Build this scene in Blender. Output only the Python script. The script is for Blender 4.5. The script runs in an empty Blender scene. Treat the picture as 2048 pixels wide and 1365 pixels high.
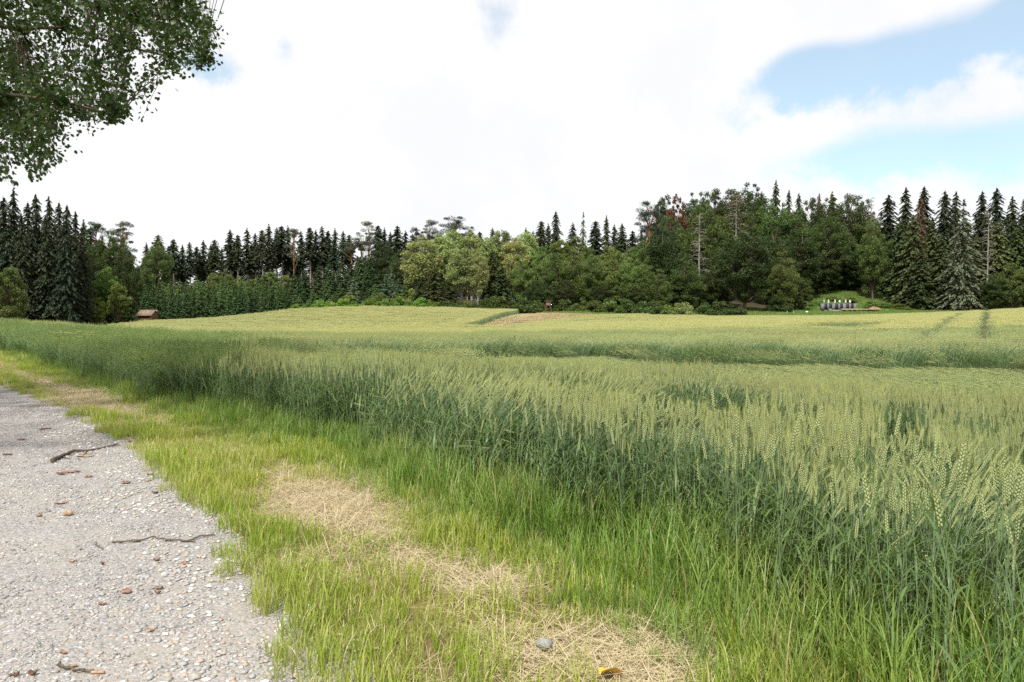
import bpy, math, random
import numpy as np
from mathutils import Vector, Matrix
R = math.radians
rs = np.random.RandomState(7)
random.seed(7)
scene = bpy.context.scene
COL = scene.collection

# ------------------------------------------------------------------ camera
F_PX, CX, CY, HZ = 1365.3, 1024.0, 682.5, 632.0      # photograph is 2048 x 1365, horizon row 632
CAM_H = 1.6
PITCH = math.atan((CY - HZ) / F_PX)
cam_d = bpy.data.cameras.new('camera')
cam_d.lens, cam_d.sensor_width, cam_d.clip_start, cam_d.clip_end = 24.0, 36.0, 0.05, 5000
cam = bpy.data.objects.new('camera', cam_d)
COL.objects.link(cam)
cam.location = (0, 0, CAM_H)
cam.rotation_euler = (math.pi / 2 - PITCH, 0, 0)
scene.camera = cam

# ------------------------------------------------------------------ world, sun, exposure
SUN_EL, SUN_AZ = R(56), R(180 + 22)                  # azimuth clockwise from +Y (view direction): sun behind, a little left
world = bpy.data.worlds.new('World')
scene.world = world
world.use_nodes = True


class NT:
    """small node-tree helper"""
    def __init__(self, tree):
        self.t = tree
        self.n = tree.nodes
        self.l = tree.links

    def new(self, kind, **kw):
        nd = self.n.new(kind)
        for k, v in kw.items():
            setattr(nd, k, v)
        return nd

    def put(self, sock, val):
        if val is None:
            return
        if hasattr(val, 'links'):
            self.l.new(val, sock)
        else:
            sock.default_value = val

    def math(self, op, a, b=None, c=None, clamp=False):
        nd = self.new('ShaderNodeMath', operation=op, use_clamp=clamp)
        for i, v in enumerate((a, b, c)):
            self.put(nd.inputs[i], v)
        return nd.outputs[0]

    def mix(self, fac, a, b, blend='MIX'):
        nd = self.new('ShaderNodeMix', data_type='RGBA', blend_type=blend)
        self.put(nd.inputs[0], fac)
        self.put(nd.inputs[6], a)
        self.put(nd.inputs[7], b)
        return nd.outputs[2]

    def noise(self, vec, scale, detail=4, rough=0.55):
        nd = self.new('ShaderNodeTexNoise')
        self.put(nd.inputs['Vector'], vec)
        nd.inputs['Scale'].default_value = scale
        nd.inputs['Detail'].default_value = detail
        nd.inputs['Roughness'].default_value = rough
        return nd.outputs['Fac']

    def ss(self, x, lo, hi):
        nd = self.new('ShaderNodeMapRange', interpolation_type='SMOOTHSTEP')
        self.put(nd.inputs[0], x)
        nd.inputs[1].default_value = lo
        nd.inputs[2].default_value = hi
        return nd.outputs[0]


def c4(c):
    return (c[0], c[1], c[2], 1.0)


w = NT(world.node_tree)
w.n.clear()
tc = w.new('ShaderNodeTexCoord').outputs['Generated']
sep = w.new('ShaderNodeSeparateXYZ')
w.l.new(tc, sep.inputs[0])
sx, sy, sz = sep.outputs
az = w.math('ARCTAN2', sx, sy)
el = w.math('ARCSINE', sz)
# clouds: a broken layer, noise in a plane overhead plus openings
plane = w.new('ShaderNodeCombineXYZ')
den = w.math('ADD', w.math('MAXIMUM', sz, 0.0), 0.16)
w.put(plane.inputs[0], w.math('DIVIDE', sx, den))
w.put(plane.inputs[1], w.math('DIVIDE', sy, den))
n1 = w.noise(plane.outputs[0], 1.1, 6, 0.55)
n2 = w.noise(tc, 7.0, 9, 0.62)
n3 = w.noise(tc, 2.2, 4, 0.5)
warp = w.math('MULTIPLY', w.math('SUBTRACT', n2, 0.5), 0.22)
warp2 = w.math('MULTIPLY', w.math('SUBTRACT', n3, 0.5), 0.16)


def hole(px, py, rx, ry, tilt, gain):
    a0 = math.atan((px - CX) / F_PX)
    e0 = math.atan((HZ - py) / F_PX * math.cos(a0))
    rx, ry = rx / F_PX * math.cos(a0) ** 1.5, ry / F_PX * math.cos(a0)
    da = w.math('ADD', w.math('SUBTRACT', az, a0), warp2)
    de = w.math('ADD', w.math('SUBTRACT', el, e0), w.math('MULTIPLY', warp, 0.35))
    ct, st = math.cos(tilt), math.sin(tilt)
    u = w.math('ADD', w.math('MULTIPLY', da, ct / rx), w.math('MULTIPLY', de, st / rx))
    v = w.math('SUBTRACT', w.math('MULTIPLY', de, ct / ry), w.math('MULTIPLY', da, st / ry))
    d = w.math('ADD', w.math('MULTIPLY', u, u), w.math('MULTIPLY', v, v))
    return w.math('MULTIPLY', w.math('EXPONENT', w.math('MULTIPLY', d, -0.7)), gain)


holes = None
for h in ((1830, 118, 235, 52, R(8), 1.2), (1610, 140, 75, 38, 0, .75), (2060, 40, 60, 80, 0, .8), (1950, 300, 170, 40, R(6), .85),
          (1700, 310, 160, 34, R(8), .6), (2010, 345, 120, 40, 0, .6), (425, 135, 60, 26, 0, .75), (610, 105, 30, 50, 0, .3),
          (690, 20, 60, 14, 0, .25), (2250, 180, 120, 60, 0, .9)):
    hh = hole(*h)
    holes = hh if holes is None else w.math('ADD', holes, hh)
open_ = w.math('ADD', w.math('SUBTRACT', w.math('ADD', holes, w.math('MULTIPLY', warp, 11.0)), 0.20),
               w.math('MULTIPLY', w.math('SUBTRACT', n1, 0.55), 0.9))
blue = w.ss(open_, -0.05, 0.62)
sky = w.new('ShaderNodeTexSky', sky_type='NISHITA')
sky.sun_disc = False
sky.sun_elevation, sky.sun_rotation = SUN_EL, SUN_AZ
sky.air_density, sky.dust_density, sky.ozone_density = 1.0, 0.8, 0.25
bg_sky = w.new('ShaderNodeBackground')
w.l.new(w.mix(1.0, sky.outputs[0], (0.88, 1.12, 1.06, 1), 'MULTIPLY'), bg_sky.inputs[0])
bg_sky.inputs[1].default_value = 0.15
bg_cl = w.new('ShaderNodeBackground')
shade = w.ss(w.noise(tc, 3.1, 5, 0.6), 0.36, 0.62)
w.l.new(w.mix(shade, (0.93, 0.935, 0.985, 1), (1.0, 1.0, 1.0, 1)), bg_cl.inputs[0])
bg_cl.inputs[1].default_value = 0.80
mixw = w.new('ShaderNodeMixShader')
w.l.new(w.math('MULTIPLY', blue, 0.64), mixw.inputs[0])
w.l.new(bg_cl.outputs[0], mixw.inputs[1])
w.l.new(bg_sky.outputs[0], mixw.inputs[2])
wo = w.new('ShaderNodeOutputWorld')
w.l.new(mixw.outputs[0], wo.inputs[0])

sun_d = bpy.data.lights.new('sun', 'SUN')
sun_d.energy, sun_d.angle, sun_d.color = 4.6, R(3), (1.0, 0.955, 0.88)
sun = bpy.data.objects.new('sun', sun_d)
COL.objects.link(sun)
to_sun = Vector((math.sin(SUN_AZ) * math.cos(SUN_EL), math.cos(SUN_AZ) * math.cos(SUN_EL), math.sin(SUN_EL)))
sun.rotation_euler = to_sun.to_track_quat('Z', 'Y').to_euler()
sun.location = to_sun * 50

vs = scene.view_settings
vs.view_transform, vs.look, vs.exposure, vs.gamma, vs.use_curve_mapping = 'Standard', 'None', 0.38, 1.0, False
cy = scene.cycles
cy.max_bounces, cy.diffuse_bounces, cy.glossy_bounces, cy.transmission_bounces = 5, 4, 2, 4
cy.caustics_reflective = cy.caustics_refractive = False
cy.sample_clamp_indirect = 4.0
cy.use_denoising = False
cy.use_adaptive_sampling = False

# ------------------------------------------------------------------ pixel -> place
_cp, _sp = math.cos(PITCH), math.sin(PITCH)


def ray(px, py):
    a, b = (px - CX) / F_PX, (CY - py) / F_PX
    return np.array([a, _cp + b * _sp, -_sp + b * _cp])


def at_depth(px, py, Y):
    d = ray(px, py)
    return np.array([0, 0, CAM_H]) + d * (Y / d[1])


def on_ground(px, py, z=0.0):
    d = ray(px, py)
    return np.array([0, 0, CAM_H]) + d * ((z - CAM_H) / d[2])


def XY(px, Y):
    return (px - CX) * Y / F_PX


def project(P):
    P = np.atleast_2d(P)
    x, y, z = P[:, 0], P[:, 1], P[:, 2] - CAM_H
    dep = y * _cp - z * _sp
    up = y * _sp + z * _cp
    dep = np.where(dep < 0.05, 0.05, dep)
    return CX + F_PX * x / dep, CY - F_PX * up / dep


# ------------------------------------------------------------------ terrain height (thin plate spline through surveyed points)
CT = [(0, 32, .6), (100, 32, .46), (200, 32, .25), (-200, 32, .7), (300, 38, -.05), (500, 45, -.3), (500, 65, -.6), (300, 65, -.7),
      (100, 65, -.7), (-200, 65, -.5), (300, 90, -.6), (100, 100, -.6), (-200, 100, -.5), (300, 122, .55), (200, 122, .1), (0, 122, 0),
      (400, 122, .5), (500, 122, 1.0), (580, 122, 1.9), (700, 122, 2.4), (830, 122, 2.4), (950, 122, 2.1), (1040, 122, 1.9),
      (1100, 122, 2.1), (1170, 120, 2.1), (1300, 115, 1.2), (1450, 115, 1.1), (1600, 130, 1.7), (1700, 140, 2.2), (1800, 145, 2.5),
      (2000, 140, 2.4), (2250, 140, 2.5), (700, 60, -.5), (1024, 45, -.25), (1024, 62, -.45), (850, 80, -.1), (600, 80, -.3),
      (1000, 80, 0), (700, 100, 1.1), (900, 100, 1.1), (1024, 100, 1.1), (1300, 60, .2), (1250, 90, 0), (1500, 85, .35), (1500, 60, .3),
      (1700, 80, .7), (1900, 75, 1.08), (2048, 70, 1.5), (2300, 70, 1.9), (2048, 45, .7), (1700, 45, .3), (1300, 40, 0), (2048, 100, 1.4),
      (1700, 105, .9), (2300, 45, .8), (1700, 28, 0), (2048, 28, .1), (1024, 28, -.05), (300, 165, 3), (0, 160, 1), (-200, 160, 1),
      (450, 170, 4), (600, 175, 5.5), (750, 170, 6), (900, 165, 5), (1100, 160, 4), (1250, 160, 4), (1400, 165, 5), (1550, 150, 2.9),
      (1550, 170, 6), (1700, 151, 2.7), (1700, 166, 6.7), (1800, 152, 2.9), (1800, 168, 6.3), (1900, 160, 4), (2050, 165, 5),
      (2250, 165, 5), (1550, 200, 10), (1750, 200, 10.5), (1300, 200, 8), (1100, 200, 6), (800, 210, 7), (500, 215, 6), (200, 210, 4),
      (0, 200, 3), (2000, 200, 9), (-200, 210, 3), (2250, 200, 8)]
C_XY = [(XY(p, y), y) for p, y, z in CT] + [(x, y) for x in (-16, -8, 0, 8, 15) for y in (-6, 4, 12, 20)]
C_Z = [z for p, y, z in CT] + [0.0] * 20
for x in (-260, -130, 0, 130, 260):
    C_XY += [(x, 300)]
    C_Z += [5.0]
C_XY += [(-60, -40), (60, -40), (0, -40), (-120, 40), (120, 40)]
C_Z += [0, 0, 0, 0.3, 1.5]
C_XY, C_Z = np.array(C_XY, float), np.array(C_Z, float)


def _u(r2):
    return 0.5 * r2 * np.log(np.maximum(r2, 1e-9))


_S = 40.0
_c = C_XY / _S
_A = _u(((_c[:, None] - _c[None]) ** 2).sum(-1)) + np.eye(len(_c)) * 0.01
_Q = np.c_[np.ones(len(_c)), _c]
_M = np.block([[_A, _Q], [_Q.T, np.zeros((3, 3))]])
_W = np.linalg.solve(_M, np.r_[C_Z, 0, 0, 0])


def ground_z(x, y):
    x, y = np.atleast_1d(np.asarray(x, float)), np.atleast_1d(np.asarray(y, float))
    sh = x.shape
    x, y = x.ravel(), y.ravel()
    out = np.empty(len(x))
    for i in range(0, len(x), 20000):
        p = np.c_[x[i:i + 20000], y[i:i + 20000]] / _S
        k = _u(((p[:, None] - _c[None]) ** 2).sum(-1))
        out[i:i + 20000] = k @ _W[:-3] + _W[-3] + p @ _W[-2:]
    far = np.clip((np.hypot(x, y - 80) - 190) / 110, 0, 1)
    far = far * far * (3 - 2 * far)
    out = out * (1 - far) + 3.5 * far
    near = np.clip((np.hypot(x, (y - 6)) - 12) / 8, 0, 1)
    return (out * near).reshape(sh)


def gz(x, y):
    return float(ground_z(x, y)[0])


# smooth value noise used for placement
_perm = np.random.RandomState(3).rand(64, 64)


def vnoise(x, y, s, seed=0):
    x, y = np.asarray(x, float) / s + seed * 7.3, np.asarray(y, float) / s + seed * 3.7
    xi, yi = np.floor(x).astype(int), np.floor(y).astype(int)
    fx, fy = x - xi, y - yi
    fx, fy = fx * fx * (3 - 2 * fx), fy * fy * (3 - 2 * fy)
    g = lambda a, b: _perm[a % 64, b % 64]
    return (g(xi, yi) * (1 - fx) + g(xi + 1, yi) * fx) * (1 - fy) + (g(xi, yi + 1) * (1 - fx) + g(xi + 1, yi + 1) * fx) * fy


# ------------------------------------------------------------------ path edge and field edge, from the photograph's ground line
def _edge(pts, pre, post):
    g = [on_ground(*p)[:2] for p in pts]
    g = pre + g + post
    g = np.array(sorted(g, key=lambda q: q[1]))
    return g


E1 = _edge([(610, 1365), (535, 1270), (480, 1180), (432, 1090), (370, 1010), (290, 935), (230, 885), (120, 820), (0, 772)],
           [np.array([2.8, -3.0]), np.array([1.2, -.5]), np.array([-.15, 1.6])], [np.array([-22, 26.]), np.array([-42, 44.]), np.array([-90, 70.])])
E2 = _edge([(1400, 1365), (1230, 1240), (1100, 1150), (850, 1060), (760, 1000), (560, 900), (400, 858), (270, 815), (100, 752), (0, 722)],
           [np.array([4.2, -3.0]), np.array([2.4, .2])], [np.array([-40, 41.]), np.array([-90, 66.])])


def e1(y):
    return np.interp(y, E1[:, 1], E1[:, 0])


def e2(y):
    return np.interp(y, E2[:, 1], E2[:, 0])


def field_dist(x, y):
    """metres into the field from its edge (approx. perpendicular)"""
    return (x - e2(y)) * 0.8


def path_dist(x, y):
    return (x - e1(y)) * 0.8


# ------------------------------------------------------------------ mesh building
class MB:
    def __init__(self):
        self.V, self.R, self.F3, self.F4, self.M3, self.M4, self.n = [], [], [], [], [], [], 0

    def add(self, V, F, mat=0, rnd=0.5):
        V, F = np.asarray(V, float), np.asarray(F, int)
        self.V.append(V)
        self.R.append(np.broadcast_to(np.asarray(rnd, float), (len(V),)))
        (self.F3 if F.shape[1] == 3 else self.F4).append(F + self.n)
        (self.M3 if F.shape[1] == 3 else self.M4).append(np.full(len(F), mat))
        self.n += len(V)

    def box(self, c, s, mat=0, rz=0.0):
        sx_, sy_, sz_ = np.array(s) / 2
        V = np.array([(a * sx_, b * sy_, e * sz_) for e in (-1, 1) for a, b in ((-1, -1), (1, -1), (1, 1), (-1, 1))])
        cr, sr = math.cos(rz), math.sin(rz)
        V = np.c_[V[:, 0] * cr - V[:, 1] * sr, V[:, 0] * sr + V[:, 1] * cr, V[:, 2]] + np.array(c)
        self.add(V, [(0, 3, 2, 1), (4, 5, 6, 7), (0, 1, 5, 4), (1, 2, 6, 5), (2, 3, 7, 6), (3, 0, 4, 7)], mat)

    def tube(self, pts, rad, sides=5, mat=0, rnd=0.5, cap=True):
        pts = np.asarray(pts, float)
        n = len(pts)
        rad = np.broadcast_to(np.asarray(rad, float), (n,))
        d = np.gradient(pts, axis=0)
        d /= np.linalg.norm(d, axis=1)[:, None] + 1e-12
        ref = np.array([0.31, 0.95, 0.05]) if abs(d[0][2]) > 0.5 else np.array([0, 0, 1.0])
        a = np.cross(d, ref)
        a /= np.linalg.norm(a, axis=1)[:, None] + 1e-12
        b = np.cross(d, a)
        t = np.arange(sides) * 2 * math.pi / sides
        V = pts[:, None] + rad[:, None, None] * (a[:, None] * np.cos(t)[None, :, None] + b[:, None] * np.sin(t)[None, :, None])
        i = np.arange(n - 1)[:, None] * sides
        j = np.arange(sides)[None]
        k = (j + 1) % sides
        F = np.stack([i + j, i + k, i + sides + k, i + sides + j], -1).reshape(-1, 4)
        self.add(V.reshape(-1, 3), F, mat, rnd)
        if cap and sides > 3:
            self.add(V[-1], np.array([(0, q, q + 1) for q in range(1, sides - 1)]), mat, rnd)
            self.add(V[0], np.array([(0, q + 1, q) for q in range(1, sides - 1)]), mat, rnd)

    def diamonds(self, c, u, v, mat=0, rnd=None):
        """c centres, u half-length vectors, v half-width vectors"""
        n = len(c)
        V = np.stack([c - u, c + v, c + u, c - v], 1).reshape(-1, 3)
        F = np.arange(4 * n).reshape(n, 4)
        self.add(V, F, mat, 0.5 if rnd is None else np.repeat(rnd, 4))

    def build(self, name, mats, smooth=False):
        me = bpy.data.meshes.new(name)
        V = np.concatenate(self.V)
        F3 = np.concatenate(self.F3) if self.F3 else np.zeros((0, 3), int)
        F4 = np.concatenate(self.F4) if self.F4 else np.zeros((0, 4), int)
        M = np.concatenate(self.M3 + self.M4)
        me.vertices.add(len(V))
        me.vertices.foreach_set('co', V.astype(np.float32).ravel())
        me.loops.add(F3.size + F4.size)
        me.loops.foreach_set('vertex_index', np.concatenate([F3.ravel(), F4.ravel()]).astype(np.int32))
        me.polygons.add(len(F3) + len(F4))
        st = np.concatenate([np.arange(len(F3)) * 3, F3.size + np.arange(len(F4)) * 4]).astype(np.int32)
        me.polygons.foreach_set('loop_start', st)
        me.polygons.foreach_set('material_index', M.astype(np.int32))
        if smooth:
            me.polygons.foreach_set('use_smooth', np.ones(len(M), bool))
        at = me.attributes.new('rnd', 'FLOAT', 'POINT')
        at.data.foreach_set('value', np.concatenate(self.R).astype(np.float32))
        for m in (mats if isinstance(mats, (list, tuple)) else [mats]):
            me.materials.append(m)
        me.update(calc_edges=True)
        return me


def tag(o, label=None, cat=None, group=None, kind=None):
    for k, v in (('label', label), ('category', cat), ('group', group), ('kind', kind)):
        if v:
            o[k] = v
    return o


def link(name, mesh, parent=None, loc=None):
    o = bpy.data.objects.new(name, mesh)
    COL.objects.link(o)
    if parent is not None:
        o.parent = parent
    if loc is not None:
        o.location = loc
    return o


def empty(name, loc, rz=0.0):
    o = bpy.data.objects.new(name, None)
    COL.objects.link(o)
    o.empty_display_size = 0.1
    o.location = loc
    o.rotation_euler = (0, 0, rz)
    return o


# ------------------------------------------------------------------ materials
def new_mat(name):
    m = bpy.data.materials.new(name)
    m.use_nodes = True
    nt = NT(m.node_tree)
    nt.n.clear()
    out = nt.new('ShaderNodeOutputMaterial')
    return m, nt, out


def plain(name, col, rough=0.8, var=0.25, scale=8.0, bump=0.0, col2=None):
    m, nt, out = new_mat(name)
    pos = nt.new('ShaderNodeNewGeometry').outputs['Position']
    f = nt.noise(pos, scale, 5, 0.65)
    c = nt.mix(nt.ss(f, 0.3, 0.7), c4([v * (1 - var) for v in col]), c4([min(1, v * (1 + var)) for v in (col2 or col)]))
    p = nt.new('ShaderNodeBsdfPrincipled')
    nt.put(p.inputs['Base Color'], c)
    p.inputs['Roughness'].default_value = rough
    p.inputs['Specular IOR Level'].default_value = 0.25
    if bump:
        b = nt.new('ShaderNodeBump')
        b.inputs['Strength'].default_value = bump
        b.inputs['Distance'].default_value = 0.02
        nt.put(b.inputs['Height'], nt.noise(pos, scale * 3, 5, 0.7))
        nt.l.new(b.outputs[0], p.inputs['Normal'])
    nt.l.new(p.outputs[0], out.inputs[0])
    return m


def foliage(name, ca, cb, trans=0.3, patch=1.5, use_obj=False, rough=0.55, spec=0.25, cpatch=None, patch_amt=0.5):
    """ca..cb spread by the piece's own random value and a world-space patch noise"""
    m, nt, out = new_mat(name)
    pos = nt.new('ShaderNodeNewGeometry').outputs['Position']
    att = nt.new('ShaderNodeAttribute', attribute_name='rnd').outputs['Fac']
    oi = nt.new('ShaderNodeObjectInfo')
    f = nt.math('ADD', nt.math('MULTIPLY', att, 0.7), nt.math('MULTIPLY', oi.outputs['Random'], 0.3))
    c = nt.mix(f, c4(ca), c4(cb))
    if use_obj:
        c = nt.mix(1.0, c, oi.outputs['Color'], 'MULTIPLY')
    if cpatch is not None:
        c = nt.mix(nt.math('MULTIPLY', nt.ss(nt.noise(pos, patch, 3, 0.5), 0.42, 0.66), patch_amt), c, c4(cpatch))
    p = nt.new('ShaderNodeBsdfPrincipled')
    nt.put(p.inputs['Base Color'], c)
    p.inputs['Roughness'].default_value = rough
    p.inputs['Specular IOR Level'].default_value = spec
    t = nt.new('ShaderNodeBsdfTranslucent')
    nt.put(t.inputs[0], nt.mix(1.0, c, (1.15, 1.2, 0.75, 1), 'MULTIPLY'))
    mx = nt.new('ShaderNodeMixShader')
    mx.inputs[0].default_value = trans
    nt.l.new(p.outputs[0], mx.inputs[1])
    nt.l.new(t.outputs[0], mx.inputs[2])
    nt.l.new(mx.outputs[0], out.inputs[0])
    return m


M = {}
M['stem'] = foliage('wheat_stem', (.17, .25, .13), (.28, .37, .22), .25, cpatch=(.26, .32, .12), patch=.6, patch_amt=.4)
M['ear'] = foliage('wheat_ear', (.28, .35, .15), (.42, .475, .24), .25, patch=.12, cpatch=(.44, .44, .20), patch_amt=.5)
M['awn'] = foliage('wheat_awn', (.30, .35, .12), (.43, .45, .18), .35, patch=.12, cpatch=(.42, .42, .16), patch_amt=.5)
M['wleaf'] = foliage('wheat_leaf', (.060, .118, .036), (.14, .225, .075), .35, cpatch=(.15, .23, .05), patch=.8, patch_amt=.4, rough=.45, spec=.4)
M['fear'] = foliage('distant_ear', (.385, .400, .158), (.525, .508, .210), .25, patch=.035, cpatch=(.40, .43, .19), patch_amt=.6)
M['tgrass'] = foliage('tall_grass_blade', (.10, .20, .03), (.27, .40, .085), .4, patch=.9, cpatch=(.32, .38, .10), patch_amt=.5, rough=.45, spec=.4)
M['sgrass'] = foliage('verge_grass_blade', (.17, .28, .032), (.40, .46, .075), .4, patch=1.0, cpatch=(.44, .43, .12), patch_amt=.55, rough=.5)
M['gear'] = foliage('green_ear', (.19, .28, .085), (.30, .38, .14), .3)
M['gawn'] = foliage('green_awn', (.16, .25, .065), (.27, .35, .105), .35)
M['hay'] = foliage('dry_hay', (.40, .32, .19), (.69, .60, .41), .2, patch=1.4, cpatch=(.46, .38, .20), patch_amt=.5, rough=.7)
M['drybl'] = foliage('withered_blade', (.24, .21, .09), (.42, .36, .17), .3)
M['seed'] = foliage('grass_seed_head', (.34, .34, .15), (.52, .47, .24), .25)
M['meadow'] = foliage('meadow_blade', (.08, .19, .025), (.17, .29, .05), .3, patch=.15, cpatch=(.16, .19, .05), patch_amt=.7)
M['broad'] = foliage('broadleaf_foliage', (.60, .62, .55), (1.35, 1.32, 1.2), .28, use_obj=True, rough=.5, spec=.3)
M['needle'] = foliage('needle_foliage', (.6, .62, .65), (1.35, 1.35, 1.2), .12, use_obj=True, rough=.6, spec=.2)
M['oakleaf'] = foliage('overhanging_leaf', (.026, .055, .010), (.056, .10, .017), .25, rough=.45, spec=.4)
M['bark'] = plain('bark_brown', (.11, .085, .06), .9, .4, 6, .6)
M['bark_pine'] = plain('bark_pine', (.26, .15, .09), .9, .35, 2.5, .6)
M['bark_grey'] = plain('bark_grey', (.24, .20, .165), .9, .3, 3, .5)
M['bark_pale'] = plain('bark_pale', (.30, .28, .23), .9, .3, 5, .5)
M['twig'] = plain('twig_wood', (.13, .10, .075), .9, .5, 60, .5)
M['twigpale'] = plain('stripped_wood', (.42, .26, .15), .8, .3, 60)
M['chip'] = plain('bark_chip', (.30, .17, .115), .85, .35, 40, .4)
M['chiptan'] = plain('bark_chip_tan', (.38, .27, .17), .85, .35, 40, .4)
M['chipdark'] = plain('bark_chip_dark', (.16, .09, .06), .85, .35, 40, .4)
M['yleaf'] = plain('yellow_leaf', (.72, .42, .06), .5, .2, 60, .2)
M['greystone'] = plain('grey_stone', (.27, .27, .255), .8, .3, 40, .5)
M['concrete'] = plain('concrete', (.15, .165, .15), .85, .2, 2, .2)
M['darkpanel'] = plain('dark_panel', (.028, .028, .032), .7, .3, 3)
M['white'] = plain('white_paint', (.85, .85, .83), .5, .04, 3)
M['roofing'] = plain('roof_boards', (.22, .165, .12), .9, .3, 3, .4)
M['hutwood'] = plain('hut_boards', (.16, .10, .065), .9, .35, 4, .4)
M['hutgable'] = plain('gable_boards', (.20, .11, .07), .9, .3, 4, .4)
M['hutdark'] = plain('hut_inside', (.03, .025, .02), .9, .3, 4)
M['redwood'] = plain('stand_boards', (.25, .14, .12), .9, .3, 4, .3)
M['plank'] = plain('sandy_timber', (.50, .38, .24), .85, .2, 3)
M['stonestep'] = plain('stone_step', (.27, .22, .20), .9, .3, 3, .5)
M['earth'] = plain('bare_earth', (.24, .15, .10), .95, .3, 3, .6)
M['pebble'] = None


def pebble_mat():
    m, nt, out = new_mat('pebble')
    att = nt.new('ShaderNodeAttribute', attribute_name='rnd').outputs['Fac']
    cr = nt.new('ShaderNodeValToRGB')
    nt.l.new(att, cr.inputs[0])
    e = cr.color_ramp.elements
    e[0].position, e[0].color = 0.0, (.13, .13, .135, 1)
    e[1].position, e[1].color = 1.0, (.60, .59, .565, 1)
    for p_, c_ in ((.25, (.27, .265, .26, 1)), (.5, (.36, .345, .32, 1)), (.66, (.32, .325, .335, 1)), (.8, (.38, .30, .22, 1)), (.9, (.46, .445, .41, 1))):
        q = e.new(p_)
        q.color = c_
    p = nt.new('ShaderNodeBsdfPrincipled')
    nt.l.new(cr.outputs[0], p.inputs['Base Color'])
    p.inputs['Roughness'].default_value = .75
    nt.l.new(p.outputs[0], out.inputs[0])
    return m


M['pebble'] = pebble_mat()


def path_mat():
    m, nt, out = new_mat('gravel_path')
    pos = nt.new('ShaderNodeNewGeometry').outputs['Position']
    vor = nt.new('ShaderNodeTexVoronoi')
    nt.put(vor.inputs['Vector'], pos)
    vor.inputs['Scale'].default_value = 75
    vor2 = nt.new('ShaderNodeTexVoronoi')
    nt.put(vor2.inputs['Vector'], pos)
    vor2.inputs['Scale'].default_value = 160
    sepc = nt.new('ShaderNodeSeparateColor')
    nt.l.new(vor.outputs['Color'], sepc.inputs[0])
    cr = nt.new('ShaderNodeValToRGB')
    nt.l.new(sepc.outputs[0], cr.inputs[0])
    e = cr.color_ramp.elements
    e[0].position, e[0].color = 0.0, (.16, .155, .15, 1)
    e[1].position, e[1].color = 1.0, (.47, .455, .43, 1)
    for p_, c_ in ((.3, (.27, .262, .25, 1)), (.6, (.335, .32, .30, 1)), (.75, (.33, .265, .205, 1)), (.85, (.30, .305, .315, 1))):
        q = e.new(p_)
        q.color = c_
    sand = nt.ss(nt.noise(pos, 1.1, 5, 0.6), 0.44, 0.68)
    fine = nt.mix(nt.noise(pos, 240, 3, 0.7), (.25, .225, .195, 1), (.43, .38, .315, 1))
    c = nt.mix(nt.math('MULTIPLY', sand, 0.6), cr.outputs[0], fine)
    c = nt.mix(nt.math('MULTIPLY', nt.ss(nt.noise(pos, .5, 3, .5), .4, .7), .25), c, (.24, .232, .225, 1))
    p = nt.new('ShaderNodeBsdfPrincipled')
    nt.put(p.inputs['Base Color'], c)
    p.inputs['Roughness'].default_value = .85
    b = nt.new('ShaderNodeBump')
    b.inputs['Strength'].default_value = .9
    b.inputs['Distance'].default_value = .006
    nt.put(b.inputs['Height'], nt.math('SUBTRACT', nt.math('MULTIPLY', nt.noise(pos, 150, 3, .6), .5),
                                       nt.math('ADD', vor.outputs['Distance'], nt.math('MULTIPLY', vor2.outputs['Distance'], .5))))
    nt.l.new(b.outputs[0], p.inputs['Normal'])
    nt.l.new(p.outputs[0], out.inputs[0])
    return m


def ground_mat():
    """rnd attribute holds the kind of soil: 0 field soil, .33 verge thatch, .66 meadow, 1 forest floor"""
    m, nt, out = new_mat('ground_soil')
    pos = nt.new('ShaderNodeNewGeometry').outputs['Position']
    att = nt.new('ShaderNodeAttribute', attribute_name='rnd').outputs['Fac']
    n = nt.noise(pos, 9, 6, .7)
    big = nt.noise(pos, 1.2, 4, .6)
    soil = nt.mix(n, (.045, .04, .022, 1), (.11, .10, .05, 1))
    thatch = nt.mix(nt.ss(big, .35, .65), nt.mix(n, (.14, .13, .05, 1), (.30, .23, .11, 1)), nt.mix(n, (.12, .08, .05, 1), (.26, .17, .10, 1)))
    mead = nt.mix(n, (.05, .09, .02, 1), (.12, .16, .04, 1))
    wood = nt.mix(n, (.03, .03, .015, 1), (.08, .065, .035, 1))
    c = nt.mix(nt.ss(att, .1, .28), soil, thatch)
    c = nt.mix(nt.ss(att, .42, .58), c, mead)
    c = nt.mix(nt.ss(att, .75, .92), c, wood)
    p = nt.new('ShaderNodeBsdfPrincipled')
    nt.put(p.inputs['Base Color'], c)
    p.inputs['Roughness'].default_value = .95
    p.inputs['Specular IOR Level'].default_value = .1
    b = nt.new('ShaderNodeBump')
    b.inputs['Strength'].default_value = .7
    b.inputs['Distance'].default_value = .03
    nt.put(b.inputs['Height'], nt.noise(pos, 30, 6, .7))
    nt.l.new(b.outputs[0], p.inputs['Normal'])
    nt.l.new(p.outputs[0], out.inputs[0])
    return m


# ------------------------------------------------------------------ field layout
FAR_PX = [-600, -300, 0, 200, 300, 500, 560, 850, 1040, 1160, 1300, 1500, 1600, 1800, 2048, 2700]
FAR_Y = [55, 60, 74, 94, 114, 121, 123, 123, 122.5, 119, 111, 108, 104, 98, 97, 95]


def to_px(x, y):
    return CX + F_PX * x / np.maximum(y, .3)


def crop_far(x, y):
    return np.interp(to_px(x, y), FAR_PX, FAR_Y)


MOWN = np.array([(XY(p, y), y) for p, y in ((922, 77), (1040, 122.5), (1165, 121), (1275, 114), (1160, 100), (1085, 82), (1050, 74), (985, 72))])


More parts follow.
